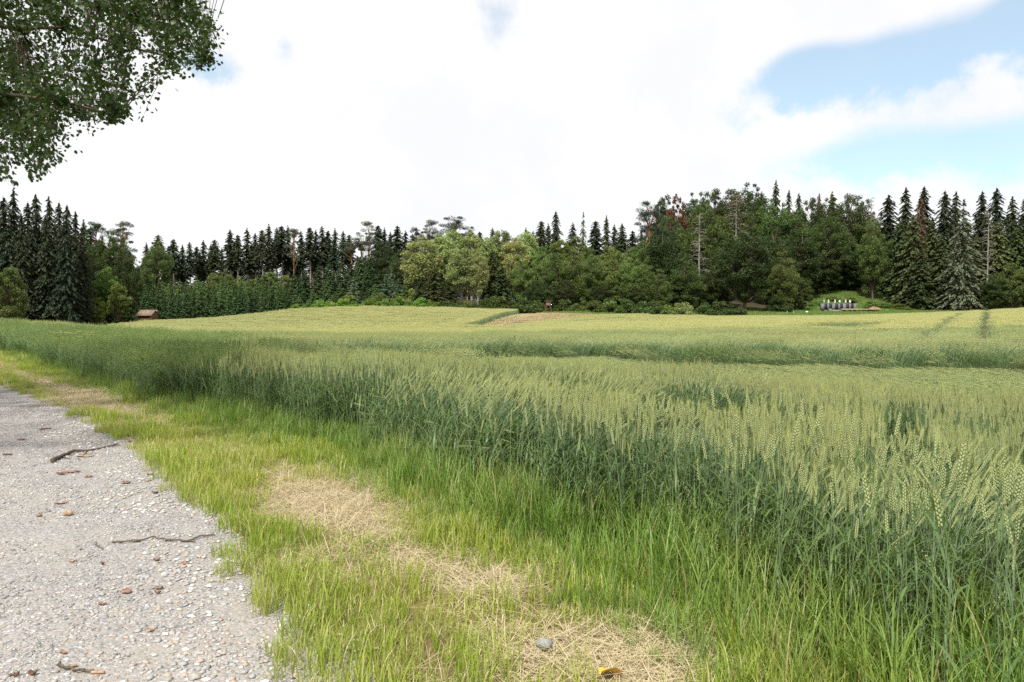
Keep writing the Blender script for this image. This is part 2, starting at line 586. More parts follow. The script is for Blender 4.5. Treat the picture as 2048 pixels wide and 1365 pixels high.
def in_poly(x, y, poly):
    x, y = np.asarray(x), np.asarray(y)
    ins = np.zeros(x.shape, bool)
    j = len(poly) - 1
    for i in range(len(poly)):
        xi, yi, xj, yj = *poly[i], *poly[j]
        ins ^= ((yi > y) != (yj > y)) & (x < (xj - xi) * (y - yi) / (yj - yi + 1e-12) + xi)
        j = i
    return ins


def tram(x, y):
    """true inside the two wheel tracks"""
    xl = 19.3 + (y - 28) * 0.698
    d = x - xl
    on = (y > 23) & (y < 110)
    return on & ((np.abs(d) < .58) | (np.abs(d + 2.4) < .50))


def detail_zone(x, y):
    """where the far crop needs small tiles: wheel tracks and the cut edge beside the mown strip"""
    d = x - (19.3 + (y - 28) * 0.698)
    a, b = MOWN[0], MOWN[1]
    u = (b - a) / np.linalg.norm(b - a)
    e = (x - a[0]) * -u[1] + (y - a[1]) * u[0]
    return ((y > 34) & (y < 84) & (d > -6) & (d < 4)) | ((y > 72) & (y < 123) & (e > -.5) & (e < 3.0) & (x > a[0] - 4) & (x < b[0] + 1))


def lodge(x, y):
    """0 standing .. 1 flat: the beaten-down patches"""
    px = to_px(x, y)
    nz = vnoise(x, y, 1.7, 1) - .5
    nz2 = vnoise(x, y, .7, 2) - .5
    yy = y + (nz * 2.2 + nz2 * .8) * np.clip(y / 14, .3, 1)
    out = np.zeros(np.shape(x))

    def zone(pxs, yf, yb, soft_b, amount=1.0):
        f, b = np.interp(px, pxs, yf), np.interp(px, pxs, yb)
        v = np.clip((yy - f) / .5, 0, 1) * np.clip((b - yy) / soft_b + .1, 0, 1)
        ok = (px > pxs[0]) & (px < pxs[-1])
        return np.where(ok, v * amount, 0)
    out = np.maximum(out, zone([480, 650, 830, 1000, 1250, 1524, 1850, 2048, 2400], [16.5, 15.5, 14, 13, 10.4, 8.8, 7.8, 7.2, 7.0],
                               [19.6, 21.8, 23.3, 24.8, 24.3, 22.3, 19.8, 20.8, 20.8], 2.2))
    out = np.maximum(out, zone([1215, 1260, 1500, 1590], [5.3, 4.9, 5.0, 6.0], [7.2, 8.5, 8.4, 7.4], .5))
    out = np.maximum(out, zone([1010, 1050, 1110, 1210], [5.8, 5.3, 5.2, 5.6], [7.4, 8.4, 8.3, 7.2], .6, .95))
    out = np.maximum(out, zone([1740, 1780, 1850, 1880], [4.4, 3.9, 3.9, 4.3], [5.8, 6.6, 6.6, 5.8], .5))
    out = np.maximum(out, zone([850, 930, 1010], [7.4, 7.4, 7.4], [9.0, 10.4, 9.0], .7, .9))
    out = np.maximum(out, zone([1540, 1640, 1850, 1900], [41, 40, 39, 40], [43, 47, 46, 42], 3))
    out = np.maximum(out, zone([890, 960, 1000], [70, 68, 70], [70.5, 72, 70.5], 1.5))
    return out * np.clip((field_dist(x, y) - 1.5) / .5, 0, 1)


# ------------------------------------------------------------------ ground sheet, path
def axis(lo, hi, fine_lo, fine_hi, fine, growth=1.12):
    a = list(np.arange(fine_lo, fine_hi + 1e-6, fine))
    s = fine
    while a[-1] < hi:
        s *= growth
        a.append(min(hi, a[-1] + s))
    s = fine
    while a[0] > lo:
        s *= growth
        a.insert(0, max(lo, a[0] - s))
    return np.array(a)


def build_ground():
    xs, ys = axis(-1500, 1500, -20, 20, .5, 1.05), axis(-300, 2500, -4, 30, .5, 1.04)
    X, Y = np.meshgrid(xs, ys)
    Z = ground_z(X, Y)
    hump = (vnoise(X, Y, .6, 4) - .5) * .05
    fd, pd = field_dist(X, Y), path_dist(X, Y)
    onpath = (pd < .5) & (pd > -5.2)
    Z = Z + np.where(onpath | (np.abs(Y) > 40), 0, hump) - np.where(onpath, .02, 0)
    kind = np.full(X.shape, 1.0)
    far = crop_far(X, Y)
    kind[(Y < far) & (fd > 0)] = 0.0
    kind[(fd <= 0.1) & (Y < 90)] = .33
    strip = (Y >= far) & (Y < 150) & (Y > 60)
    kind[strip & (to_px(X, Y) > 1100)] = .66
    kind[(to_px(X, Y) > 1560) & (to_px(X, Y) < 1840) & (Y > 100) & (Y < 172)] = .66
    kind[in_poly(X, Y, MOWN)] = .33
    n, m_ = X.shape
    mb = MB()
    i = (np.arange(n - 1)[:, None] * m_ + np.arange(m_ - 1)[None]).ravel()
    mb.add(np.stack([X, Y, Z], -1).reshape(-1, 3), np.stack([i, i + 1, i + m_ + 1, i + m_], -1), 0, kind.ravel())
    o = link('ground', mb.build('ground', ground_mat(), True))
    tag(o, 'gently rolling ground under the crop, the verge and the wood', 'ground', kind='structure')


def build_path():
    ys = np.concatenate([np.arange(-6, 26, .18), np.arange(26, 62, 1.0)])
    ts = np.linspace(0, 1, 26)
    wob = (vnoise(ys, ys * 0, .5, 6) - .5) * .22 + (vnoise(ys, ys * 0, .17, 8) - .5) * .1
    V = []
    for y, wv in zip(ys, wob):
        r = e1(y) + .26 + wv * (1 if y < 12 else .4)
        l = e1(y) - 4.6 - .25 * max(0, y - 8)
        for t in ts:
            x = l + (r - l) * t
            V.append((x, y, 0))
    V = np.array(V)
    camber = -((np.tile(ts, len(ys)) - .5) ** 2) * .06
    V[:, 2] = ground_z(V[:, 0], V[:, 1]) + .012 + camber + (vnoise(V[:, 0], V[:, 1], .9, 9) - .5) * .02
    m_ = len(ts)
    i = (np.arange(len(ys) - 1)[:, None] * m_ + np.arange(m_ - 1)[None]).ravel()
    mb = MB()
    mb.add(V, np.stack([i, i + 1, i + m_ + 1, i + m_], -1))
    o = link('gravel_path', mb.build('gravel_path', path_mat(), True))
    tag(o, 'pale grey gravel path curving off beside the grass verge', 'path', kind='structure')


build_ground()
build_path()


# ------------------------------------------------------------------ scatter with geometry nodes (only for what nobody could count)
def scatter(name, protos, pts, rz, scl, idx, label, cat, tilt=None):
    coll = bpy.data.collections.new(name + '_pieces')
    for k, me in enumerate(protos):
        coll.objects.link(bpy.data.objects.new('%s_piece_%02d' % (name, k), me))
    me = bpy.data.meshes.new(name)
    pts = np.asarray(pts, float)
    me.vertices.add(len(pts))
    me.vertices.foreach_set('co', pts.astype(np.float32).ravel())
    rot = np.zeros((len(pts), 3), np.float32)
    rot[:, 2] = rz
    if tilt is not None:
        rot[:, :2] = tilt
    a = me.attributes.new('rot', 'FLOAT_VECTOR', 'POINT')
    a.data.foreach_set('vector', rot.ravel())
    a = me.attributes.new('scl', 'FLOAT', 'POINT')
    a.data.foreach_set('value', np.broadcast_to(np.asarray(scl, np.float32), (len(pts),)).copy())
    a = me.attributes.new('idx', 'INT', 'POINT')
    a.data.foreach_set('value', np.asarray(idx, np.int32))
    me.update()
    o = link(name, me)
    ng = bpy.data.node_groups.new(name + '_scatter', 'GeometryNodeTree')
    ng.interface.new_socket('Geometry', in_out='INPUT', socket_type='NodeSocketGeometry')
    ng.interface.new_socket('Geometry', in_out='OUTPUT', socket_type='NodeSocketGeometry')
    N, L = ng.nodes, ng.links
    gi, go = N.new('NodeGroupInput'), N.new('NodeGroupOutput')
    ci = N.new('GeometryNodeCollectionInfo')
    ci.inputs['Collection'].default_value = coll
    ci.inputs['Separate Children'].default_value = True
    ci.inputs['Reset Children'].default_value = True
    ip = N.new('GeometryNodeInstanceOnPoints')
    ip.inputs['Pick Instance'].default_value = True

    def named(nm, typ):
        q = N.new('GeometryNodeInputNamedAttribute')
        q.data_type = typ
        q.inputs['Name'].default_value = nm
        return next(s for s in q.outputs if s.enabled and s.name == 'Attribute')
    er = N.new('FunctionNodeEulerToRotation')
    L.new(named('rot', 'FLOAT_VECTOR'), er.inputs[0])
    L.new(gi.outputs[0], ip.inputs['Points'])
    L.new(ci.outputs[0], ip.inputs['Instance'])
    L.new(named('idx', 'INT'), ip.inputs['Instance Index'])
    L.new(er.outputs[0], ip.inputs['Rotation'])
    L.new(named('scl', 'FLOAT'), ip.inputs['Scale'])
    L.new(ip.outputs[0], go.inputs[0])
    md = o.modifiers.new('scatter', 'NODES')
    md.node_group = ng
    tag(o, label, cat, kind='stuff')
    return o


def jgrid(x0, x1, y0, y1, step, jit=.5):
    X, Y = np.meshgrid(np.arange(x0, x1, step), np.arange(y0, y1, step))
    X = X.ravel() + (rs.rand(X.size) - .5) * step * jit * 2
    Y = Y.ravel() + (rs.rand(Y.size) - .5) * step * jit * 2
    return X, Y


def in_view(x, y, margin=2.5, k=.79):
    return np.abs(x) < k * np.maximum(y, 0) + margin


# ------------------------------------------------------------------ blades, stalks
def line(L, tilt0, bend, n, az, p=2.0, base=(0, 0, 0)):
    s = np.linspace(0, 1, n)
    th = tilt0 + bend * s ** p
    st = L / (n - 1)
    r = np.concatenate([[0], np.cumsum(np.sin((th[1:] + th[:-1]) / 2))]) * st
    z = np.concatenate([[0], np.cumsum(np.cos((th[1:] + th[:-1]) / 2))]) * st
    return np.c_[r * math.cos(az), r * math.sin(az), z] + np.array(base)


def ribbon(mb, pts, width, mat, rnd, face=None, taper=True, twist=0.0):
    n = len(pts)
    d = pts[-1] - pts[0]
    if face is None:
        h = np.array([d[0], d[1]])
        a = math.atan2(h[1], h[0]) + math.pi / 2 + twist
        face = np.array([math.cos(a), math.sin(a), 0])
    t = np.linspace(0, 1, n)
    prof = np.minimum(1, t * 6 + .45) * (1 - t ** 2.5) if taper else np.ones(n)
    prof[-1] = max(prof[-1], .04)
    o = face[None] * (width / 2 * prof)[:, None]
    V = np.empty((2 * n, 3))
    V[0::2], V[1::2] = pts - o, pts + o
    i = np.arange(n - 1) * 2
    mb.add(V, np.stack([i, i + 1, i + 3, i + 2], -1), mat, rnd)


OCT_F = np.array([(0, 2, 4), (2, 1, 4), (1, 3, 4), (3, 0, 4), (2, 0, 5), (1, 2, 5), (3, 1, 5), (0, 3, 5)])


def octa(mb, c, d, s, up, hl, hw, mat, rnd):
    V = np.array([c + s * hw, c - s * hw, c + up * hw * .8, c - up * hw * .8, c + d * hl, c - d * hl * .8])
    mb.add(V, OCT_F, mat, rnd)


def ear(mb, p0, d, L, m_ear, m_awn, rng, n=17, awn=True, hw=.0046):
    d = d / np.linalg.norm(d)
    a = rng.rand() * 6.28
    ref = np.array([math.cos(a), math.sin(a), 0.1])
    s = np.cross(d, ref)
    s /= np.linalg.norm(s)
    up = np.cross(s, d)
    av = []
    for k in range(n):
        t = k / (n - 1)
        side = s * (1 if k % 2 else -1)
        prof = 1.0 - .55 * abs(t - .4) ** 1.5
        c = p0 + d * (t * L) + side * .0034 * prof
        octa(mb, c, (d + side * .2), side, up, .0115, hw * prof, m_ear, .3 + .5 * rng.rand())
        if awn:
            for q in ((-1, 1) if k > n * .6 else (rng.choice([-1, 1]),)):
                dirv = d + side * (.10 + .16 * rng.rand()) + up * q * (.05 + .2 * rng.rand())
                e = c + dirv * (.045 + .04 * rng.rand())
                b = up * .00065
                av.append((c - b, c + b, e))
    if av:
        V = np.array(av).reshape(-1, 3)
        mb.add(V, np.arange(len(V)).reshape(-1, 3), m_awn, rng.rand())
    return


def stalk_parts(rng, H, tilt, bend, az, base=(0, 0, 0)):
    """returns centre line"""
    return line(H, tilt, bend, 8, az, 1.7, base)


def add_stalk(mb, rng, base, H, tilt, bend, az, lod, leaves=3, mats=(0, 1, 2, 3)):
    pts = line(H, tilt, bend, 8 if lod == 0 else (5 if lod == 1 else 3), az, 1.6, base)
    r = rng.rand()
    d = pts[-1] - pts[-2]
    d = d / np.linalg.norm(d)
    if lod == 0:
        mb.tube(pts, np.linspace(.0021, .0013, len(pts)), 3, mats[0], r, cap=False)
        ear(mb, pts[-1], d, .085 + .025 * rng.rand(), mats[1], mats[2], rng)
    elif lod == 1:
        fa = rng.rand() * 6.28
        ribbon(mb, pts, .0045, mats[0], r, np.array([math.cos(fa), math.sin(fa), 0]), False)
        s = np.cross(d, np.array([math.cos(fa), math.sin(fa), .1]))
        s /= np.linalg.norm(s)
        up = np.cross(s, d)
        L = .10
        for k in range(2):
            octa(mb, pts[-1] + d * L * (.25 + .5 * k), d, s, up, L * .32, .0085, mats[1], rng.rand())
        av = []
        for k in range(6):
            q = rng.randn(3) * .13
            c = pts[-1] + d * L * (.3 + .6 * rng.rand())
            e = c + (d + q) * (.07 + .05 * rng.rand())
            b = s * .0015
            av += [c - b, c + b, e]
        mb.add(np.array(av), np.arange(18).reshape(-1, 3), mats[2], rng.rand())
    else:
        wdt = {2: .010, 3: .022}[lod]
        fa = rng.rand() * 6.28
        fv = np.array([math.cos(fa), math.sin(fa), 0])
        ribbon(mb, pts, wdt * .7, mats[0], r, fv, False)
        s = np.cross(d, fv + np.array([0, 0, .1]))
        s /= np.linalg.norm(s)
        octa(mb, pts[-1] + d * .06, d, s, np.cross(s, d), .075, wdt * 1.2, mats[1], rng.rand())
        c = pts[-1] + d * .08
        av = []
        for k in range(2):
            e = c + (d + rng.randn(3) * .25) * .11
            av += [c - s * wdt * .35, c + s * wdt * .35, e]
        mb.add(np.array(av), np.arange(6).reshape(-1, 3), mats[2], rng.rand())
    n = len(pts)
    for k in range(leaves):
        t = (.30 + .52 * (k + .4 * rng.rand()) / max(1, leaves))
        f = t * (n - 1)
        i = min(int(f), n - 2)
        p = pts[i] + (pts[i + 1] - pts[i]) * (f - i)
        a = rng.rand() * 6.28
        L = .15 + .13 * rng.rand()
        tl = .35 + .5 * rng.rand()
        lp = line(L, tl, .9 + 1.5 * rng.rand(), {0: 6, 1: 4, 2: 3, 3: 3}[lod], a, 1.5, p)
        ribbon(mb, lp, {0: .011, 1: .014, 2: .02, 3: .035}[lod] * (.8 + .4 * rng.rand()), mats[3], rng.rand())


WM = [M['stem'], M['ear'], M['awn'], M['wleaf']]
WG = [M['stem'], M['gear'], M['gawn'], M['wleaf']]
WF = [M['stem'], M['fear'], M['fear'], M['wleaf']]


def wheat_tile(name, seed, size, count, lod, lean, leaves=3, hmin=.58, hmax=.80, mats=None):
    """lean 0 standing, 1 leaning, 2 flat; heads go towards +X"""
    rng = np.random.RandomState(seed)
    mb = MB()
    for k in range(count):
        b = ((rng.rand() - .5) * size * 1.1, (rng.rand() - .5) * size * 1.1, 0)
        H = hmin + (hmax - hmin) * rng.rand() ** .7
        if lean == 0:
            t, bd, a = abs(rng.randn()) * .06, rng.rand() * .22, rng.rand() * 6.28
        elif lean == 1:
            t, bd, a = .12 + rng.rand() * .25, .35 + rng.rand() * .5, rng.randn() * .35
        elif lean == 2:
            t, bd, a = .55 + rng.rand() * .35, .35 + rng.rand() * .45, rng.randn() * .3
        else:
            t, bd, a = 1.22 + rng.rand() * .2, .10 + rng.rand() * .2, rng.randn() * .3
        add_stalk(mb, rng, b, H, t, bd, a, lod, leaves if rng.rand() > .2 else leaves - 1)
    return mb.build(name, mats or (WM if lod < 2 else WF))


def z_pts(x, y, dz=0.0):
    return np.c_[x, y, ground_z(x, y) + dz]


def crop_mask(x, y):
    return (y < crop_far(x, y)) & ~in_poly(x, y, MOWN) & ~tram(x, y)


WHEAT_LEAF_SHORT = .0


def wheat():
    # near: 0.30 m tiles
    near = [wheat_tile('wheat_near_%d' % k, 10 + k, .30, 21, 0, 0, 4) for k in range(6)]
    near += [wheat_tile('wheat_near_lean_%d' % k, 30 + k, .30, 21, 0, 1, 4) for k in range(3)]
    near += [wheat_tile('wheat_near_bent_%d' % k, 40 + k, .30, 21, 0, 2, 2) for k in range(3)]
    near += [wheat_tile('wheat_near_flat_%d' % k, 50 + k, .30, 24, 0, 3, 1) for k in range(3)]
    near += [wheat_tile('wheat_near_green_%d' % k, 55 + k, .30, 20, 0, k % 2, 5, .50, .78, WG) for k in range(4)]
    x, y = jgrid(-14, 14, .4, 13.2, .28)
    fd = field_dist(x, y)
    keep = in_view(x, y, 2.0) & (fd > .62 + (vnoise(x, y, .8, 3) - .5) * .5) & (np.hypot(x, y) > 2.0)
    # thin towards the grassy edge
    keep &= rs.rand(len(x)) < np.clip(.25 + (fd - .6) / .7, .0, 1)
    x, y = x[keep], y[keep]
    put('wheat_crop', near, x, y, 1.0)
    mid = [wheat_tile('wheat_mid_%d' % k, 60 + k, .6, 62, 1, 0, 3) for k in range(4)]
    mid += [wheat_tile('wheat_mid_lean_%d' % k, 70 + k, .6, 62, 1, 1, 3) for k in range(3)]
    mid += [wheat_tile('wheat_mid_bent_%d' % k, 80 + k, .6, 62, 1, 2, 1) for k in range(3)]
    mid += [wheat_tile('wheat_mid_flat_%d' % k, 90 + k, .6, 80, 1, 3, 0) for k in range(3)]
    mid += [wheat_tile('wheat_mid_green_%d' % k, 96 + k, .6, 60, 1, k % 2, 5, .50, .80, WG) for k in range(4)]
    x, y = jgrid(-42, 40, 12.9, 44, .55)
    keep = in_view(x, y, 3.0) & (field_dist(x, y) > .6 + (vnoise(x, y, 1.2, 3) - .5) * .8) & crop_mask(x, y) & (rs.rand(len(x)) < np.clip((44 - y) / 9, 0, 1))
    put('wheat_crop', mid, x[keep], y[keep], 1.0, (4, 3, 3, 3))
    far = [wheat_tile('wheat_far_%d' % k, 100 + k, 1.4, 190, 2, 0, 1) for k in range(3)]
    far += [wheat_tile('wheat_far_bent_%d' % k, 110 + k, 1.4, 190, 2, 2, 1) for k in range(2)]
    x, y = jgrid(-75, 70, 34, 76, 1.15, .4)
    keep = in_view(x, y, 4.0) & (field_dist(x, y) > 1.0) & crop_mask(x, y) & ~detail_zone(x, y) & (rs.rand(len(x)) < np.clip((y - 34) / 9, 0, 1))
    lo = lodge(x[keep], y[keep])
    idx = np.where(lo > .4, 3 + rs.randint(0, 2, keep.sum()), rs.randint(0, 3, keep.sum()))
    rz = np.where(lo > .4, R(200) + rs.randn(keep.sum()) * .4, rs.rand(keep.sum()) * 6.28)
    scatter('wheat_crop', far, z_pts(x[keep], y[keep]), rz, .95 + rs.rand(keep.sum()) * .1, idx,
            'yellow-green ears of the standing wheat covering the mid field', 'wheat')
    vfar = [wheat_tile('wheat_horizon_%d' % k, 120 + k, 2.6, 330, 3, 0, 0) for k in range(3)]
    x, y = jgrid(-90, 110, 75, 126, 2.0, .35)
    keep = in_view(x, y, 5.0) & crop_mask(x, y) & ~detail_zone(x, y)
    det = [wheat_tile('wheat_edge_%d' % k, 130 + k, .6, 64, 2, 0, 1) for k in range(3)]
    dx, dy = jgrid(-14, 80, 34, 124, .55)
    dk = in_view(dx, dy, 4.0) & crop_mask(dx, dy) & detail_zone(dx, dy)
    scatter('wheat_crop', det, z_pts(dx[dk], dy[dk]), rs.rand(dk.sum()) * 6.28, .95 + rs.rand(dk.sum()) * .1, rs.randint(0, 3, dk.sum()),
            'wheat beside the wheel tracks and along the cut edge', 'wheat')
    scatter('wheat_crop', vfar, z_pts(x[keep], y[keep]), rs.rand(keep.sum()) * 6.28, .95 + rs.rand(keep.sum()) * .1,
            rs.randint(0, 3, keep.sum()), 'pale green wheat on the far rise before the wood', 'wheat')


LODGE_DIR = R(196)


def put(name, tiles, x, y, scl, counts=(6, 3, 3, 3)):
    lo = lodge(x, y)
    # a little general lean in gusts
    lo = np.where(lo < .05, np.clip((vnoise(x, y, 2.3, 5) - .42) * 1.3, 0, .3), lo)
    lo = np.where(lo > .31, np.clip(lo + (vnoise(x, y, .9, 41) - .5) * .55 * np.clip((1.02 - lo) * 3, 0.25, 1), .2, 1), lo)
    n = len(x)
    c0, c1, c2, c3 = counts
    r = rs.rand(n)
    band = np.digitize(lo + (r - .5) * .12, [.12, .42, .80])
    idx = np.choose(band, [rs.randint(0, c0, n), c0 + rs.randint(0, c1, n), c0 + c1 + rs.randint(0, c2, n), c0 + c1 + c2 + rs.randint(0, c3, n)])
    direction = LODGE_DIR + (vnoise(x, y, 3.0, 7) - .5) * 1.6 + rs.randn(n) * .18
    gust = R(20) + rs.randn(n) * .4                      # standing crop leans a touch to the right
    rz = np.where(band == 0, rs.rand(n) * 6.28, np.where(lo < .31, gust, direction))
    green = np.clip((640 - to_px(x, y)) / 260, 0, 1.2) * np.clip((36 - y) / 9, 0, 1) + (vnoise(x, y, 1.1, 33) - .5) * .7
    isg = (green > .35 + .3 * rs.rand(n)) & (band < 2)
    idx = np.where(isg, sum(counts) + rs.randint(0, 4, n), idx)
    rz = np.where(isg, R(170) + rs.randn(n) * .8, rz)
    hvar = (.84 + .20 * vnoise(x, y, 1.4, 11) + .14 * vnoise(x, y, .5, 13)) * np.where(isg, 1.04, 1.0)
    pxx = to_px(x, y)
    tall = np.clip((pxx - 430) / 150, 0, 1) * np.clip((1330 - pxx) / 260, 0, 1) * np.clip((4.2 - field_dist(x, y)) / 2.0, 0, 1) * np.clip((13.5 - y) / 3, 0, 1)
    hvar = hvar * (1 + .20 * tall)
    scatter(name, tiles, z_pts(x, y), rz, scl * hvar, idx,
            'bearded green wheat standing and beaten down beside the verge' if counts[0] == 6 else 'wheat with swept, flattened swathes beyond the first standing rows', 'wheat')


wheat()


# ------------------------------------------------------------------ the 300 wheat plants along the edge that show singly
def wheat_plants():
    variants = []
    for k in range(8):
        rng = np.random.RandomState(200 + k)
        H = .70 + .24 * rng.rand()
        pts = line(H, abs(rng.randn()) * .06, .05 + rng.rand() * .25, 9, rng.rand() * 6.28, 1.8)
        ms, me_ = MB(), MB()
        ms.tube(pts, np.linspace(.0024, .0014, 9), 5, 0, rng.rand(), cap=False)
        d = pts[-1] - pts[-2]
        ear(me_, pts[-1], d, .095 + .02 * rng.rand(), 0, 1, rng, 15, hw=.0058)
        lv = []
        for j in range(3):
            ml = MB()
            t = .28 + .2 * j + .1 * rng.rand()
            p = pts[int(t * 8)]
            lp = line(.17 + .12 * rng.rand(), .4 + .4 * rng.rand(), .8 + 1.4 * rng.rand(), 7, rng.rand() * 6.28, 1.5, p)
            ribbon(ml, lp, .010 + .004 * rng.rand(), 0, rng.rand())
            lv.append(ml.build('wheat_leaf_%d_%d' % (k, j), M['wleaf']))
        variants.append((ms.build('wheat_stem_%d' % k, M['stem']), me_.build('wheat_ear_%d' % k, [M['ear'], M['awn']]), lv))
    n, tries = 0, 0
    while n < 300 and tries < 20000:
        tries += 1
        y = 1.9 + 6.5 * random.random() ** 1.4
        x = e2(y) + .55 + random.random() * 1.1
        fd = field_dist(x, y)
        if not (abs(x) < .74 * y + .1) or fd < .45 or math.hypot(x, y) < 2.4:
            continue
        if random.random() > (fd - .35) / .8:
            continue
        s, e, lv = variants[n % 8]
        root = empty('wheat_plant', (x, y, gz(x, y)), random.random() * 6.28)
        k = .88 + random.random() * .22
        root.scale = (k, k, k)
        tag(root, 'single bearded wheat plant standing at the grassy edge of the field', 'wheat', 'wheat plants along the field edge')
        link('stem', s, root)
        link('ear', e, root)
        for l_ in lv:
            link('leaf', l_, root)
        n += 1


wheat_plants()


# ------------------------------------------------------------------ grasses of the verge
def tuft(name, seed, count, rad, hmin, hmax, wdt, mat, tilt=.25, bend=1.0, seg=4, dry=0.0, hay=None, flat=False, twist=.6):
    rng = np.random.RandomState(seed)
    mb = MB()
    for k in range(count):
        a, r = rng.rand() * 6.28, rad * math.sqrt(rng.rand())
        b = (r * math.cos(a), r * math.sin(a), -.005)
        H = hmin + (hmax - hmin) * rng.rand()
        da = rng.rand() * 6.28
        isdry = rng.rand() < dry
        if flat:
            b = (b[0], b[1], .004 + .03 * rng.rand() ** 2)
            pts = line(H, 1.35 + rng.rand() * .3, (rng.rand() - .5) * .7, seg, da, 1.0, b)
        else:
            pts = line(H, abs(rng.randn()) * tilt, bend * (.3 + rng.rand()), seg, da, 1.8, b)
        ribbon(mb, pts, wdt * (.7 + .6 * rng.rand()), 1 if isdry else 0, rng.rand(), twist=(rng.rand() - .5) * twist)
    return mb.build(name, [mat, hay or M['hay']])


def hay_amount(x, y):
    """0..1 how much cut, dried grass lies here"""
    g, f = path_dist(x, y), -field_dist(x, y)
    t = g / np.maximum(g + f, .05)
    base = np.exp(-((t - .66) / .20) ** 2)
    px, py = project(np.c_[x, y, ground_z(x, y)])
    big = np.exp(-(((px - 690) / 130) ** 2 + ((py - 1010) / 55) ** 2)) * 1.2
    left = np.exp(-(((px - 170) / 190) ** 2 + ((py - 800) / 50) ** 2)) * .8
    low = np.exp(-(((px - 1280) / 160) ** 2 + ((py - 1310) / 60) ** 2)) * 1.0
    mid = np.exp(-(((px - 1010) / 110) ** 2 + ((py - 1165) / 40) ** 2)) * .5
    green = np.exp(-(((px - 760) / 210) ** 2 + ((py - 1260) / 70) ** 2)) * .55
    green2 = np.exp(-(((px - 420) / 90) ** 2 + ((py - 900) / 40) ** 2)) * .4
    n = (vnoise(x, y, .45, 12) - .5) * .9 + (vnoise(x, y, .16, 14) - .5) * .5
    return np.clip(base * .50 + big + left + low + mid - green - green2 + n * .6, 0, 1.2)


def soil_patch(x, y):
    px, py = project(np.c_[x, y, ground_z(x, y)])
    v = np.exp(-(((px - 1090) / 75) ** 2 + ((py - 1185) / 24) ** 2)) + .6 * np.exp(-(((px - 1190) / 90) ** 2 + ((py - 1285) / 25) ** 2))
    return v


def verge():
    green = [tuft('short_grass_%d' % k, 300 + k, 34, .085, .05, .135, .0042, M['sgrass'], .3, 1.1, 4, .18) for k in range(4)]
    green += [tuft('lush_grass_%d' % k, 310 + k, 30, .075, .09, .20, .0052, M['sgrass'], .22, .9, 5, .09) for k in range(3)]
    dry = [tuft('cut_hay_%d' % k, 320 + k, 46, .11, .06, .22, .0032, M['hay'], seg=4, flat=True) for k in range(4)]
    mixd = [tuft('dry_stubble_%d' % k, 330 + k, 26, .08, .03, .10, .0035, M['sgrass'], .45, .8, 3, .55) for k in range(3)]
    protos = green + dry + mixd
    x, y = jgrid(-34, 5, .8, 34, .085)
    step_keep = rs.rand(len(x)) < np.clip(9.0 / np.maximum(y, 1), .22, 1.0)
    pd, fd = path_dist(x, y), field_dist(x, y)
    ok = step_keep & in_view(x, y, 1.5, .78) & (pd > -.3) & (fd < .5)
    x, y = x[ok], y[ok]
    pd, fd = path_dist(x, y), field_dist(x, y)
    rag = (vnoise(x, y, .35, 16) - .5) * .42 + (vnoise(x, y, .12, 17) - .5) * .2
    ok = (pd + rag > .06)
    x, y, pd, fd = x[ok], y[ok], pd[ok], fd[ok]
    h = hay_amount(x, y)
    bare = soil_patch(x, y)
    keep = rs.rand(len(x)) > np.clip(bare * .75, 0, .85)
    x, y, pd, fd, h = x[keep], y[keep], pd[keep], fd[keep], h[keep]
    n = len(x)
    r = rs.rand(n)
    lush = vnoise(x, y, .5, 19)
    idx = np.where(r < h * .95, 7 + rs.randint(0, 4, n), np.where(r < h * .95 + .17, 11 + rs.randint(0, 3, n),
                   np.where((lush > .5) & (h < .45), 4 + rs.randint(0, 3, n), rs.randint(0, 4, n))))
    scl = .75 + .5 * rs.rand(n)
    far = np.clip((y - 9) / 16, 0, 1)
    scl = scl * (1 + far * .35)
    edge = np.clip(.75 + pd / .5, .6, 1)
    scatter('verge_grass', protos, z_pts(x, y), rs.rand(n) * 6.28, scl * edge, idx,
            'short green grass and strewn dry cuttings between path and wheat', 'grass')
    # loose longer straws on the big hay patches
    straw = [tuft('straw_%d' % k, 340 + k, 12, .16, .15, .38, .0036, M['hay'], seg=5, flat=True) for k in range(3)]
    straw += [tuft('straw_up_%d' % k, 345 + k, 16, .07, .10, .26, .0032, M['hay'], .8, .5, 4) for k in range(2)]
    x, y = jgrid(-16, 3, 1.6, 17, .16)
    h = hay_amount(x, y)
    ok = in_view(x, y, 1) & (path_dist(x, y) > .25) & (field_dist(x, y) < .3) & (rs.rand(len(x)) < h * .75)
    x, y = x[ok], y[ok]
    idx = np.where(rs.rand(len(x)) < .85, rs.randint(0, 3, len(x)), 3 + rs.randint(0, 2, len(x)))
    scatter('cut_hay', straw, z_pts(x, y, .01), rs.rand(len(x)) * 6.28, .7 + rs.rand(len(x)) * .6, idx,
            'pale dry hay lying in drifts along the verge', 'hay')


verge()


def far_side_grass():
    g = [tuft('roadside_grass_%d' % k, 440 + k, 60, .2, .08, .3, .008, M['sgrass'], .3, 1.0, 4, .12) for k in range(3)]
    x, y = jgrid(-34, -3, -2, 30, .26)
    l = e1(y) - 4.6 - .25 * np.maximum(0, y - 8)
    ok = (x < l + .15 + (vnoise(x, y, .5, 16) - .5) * .5) & (x > l - 9)
    x, y = x[ok], y[ok]
    scatter('roadside_grass', g, z_pts(x, y), rs.rand(len(x)) * 6.28, .7 + .7 * rs.rand(len(x)), rs.randint(0, 3, len(x)),
            'green roadside grass on the far side of the path under the tree', 'grass')


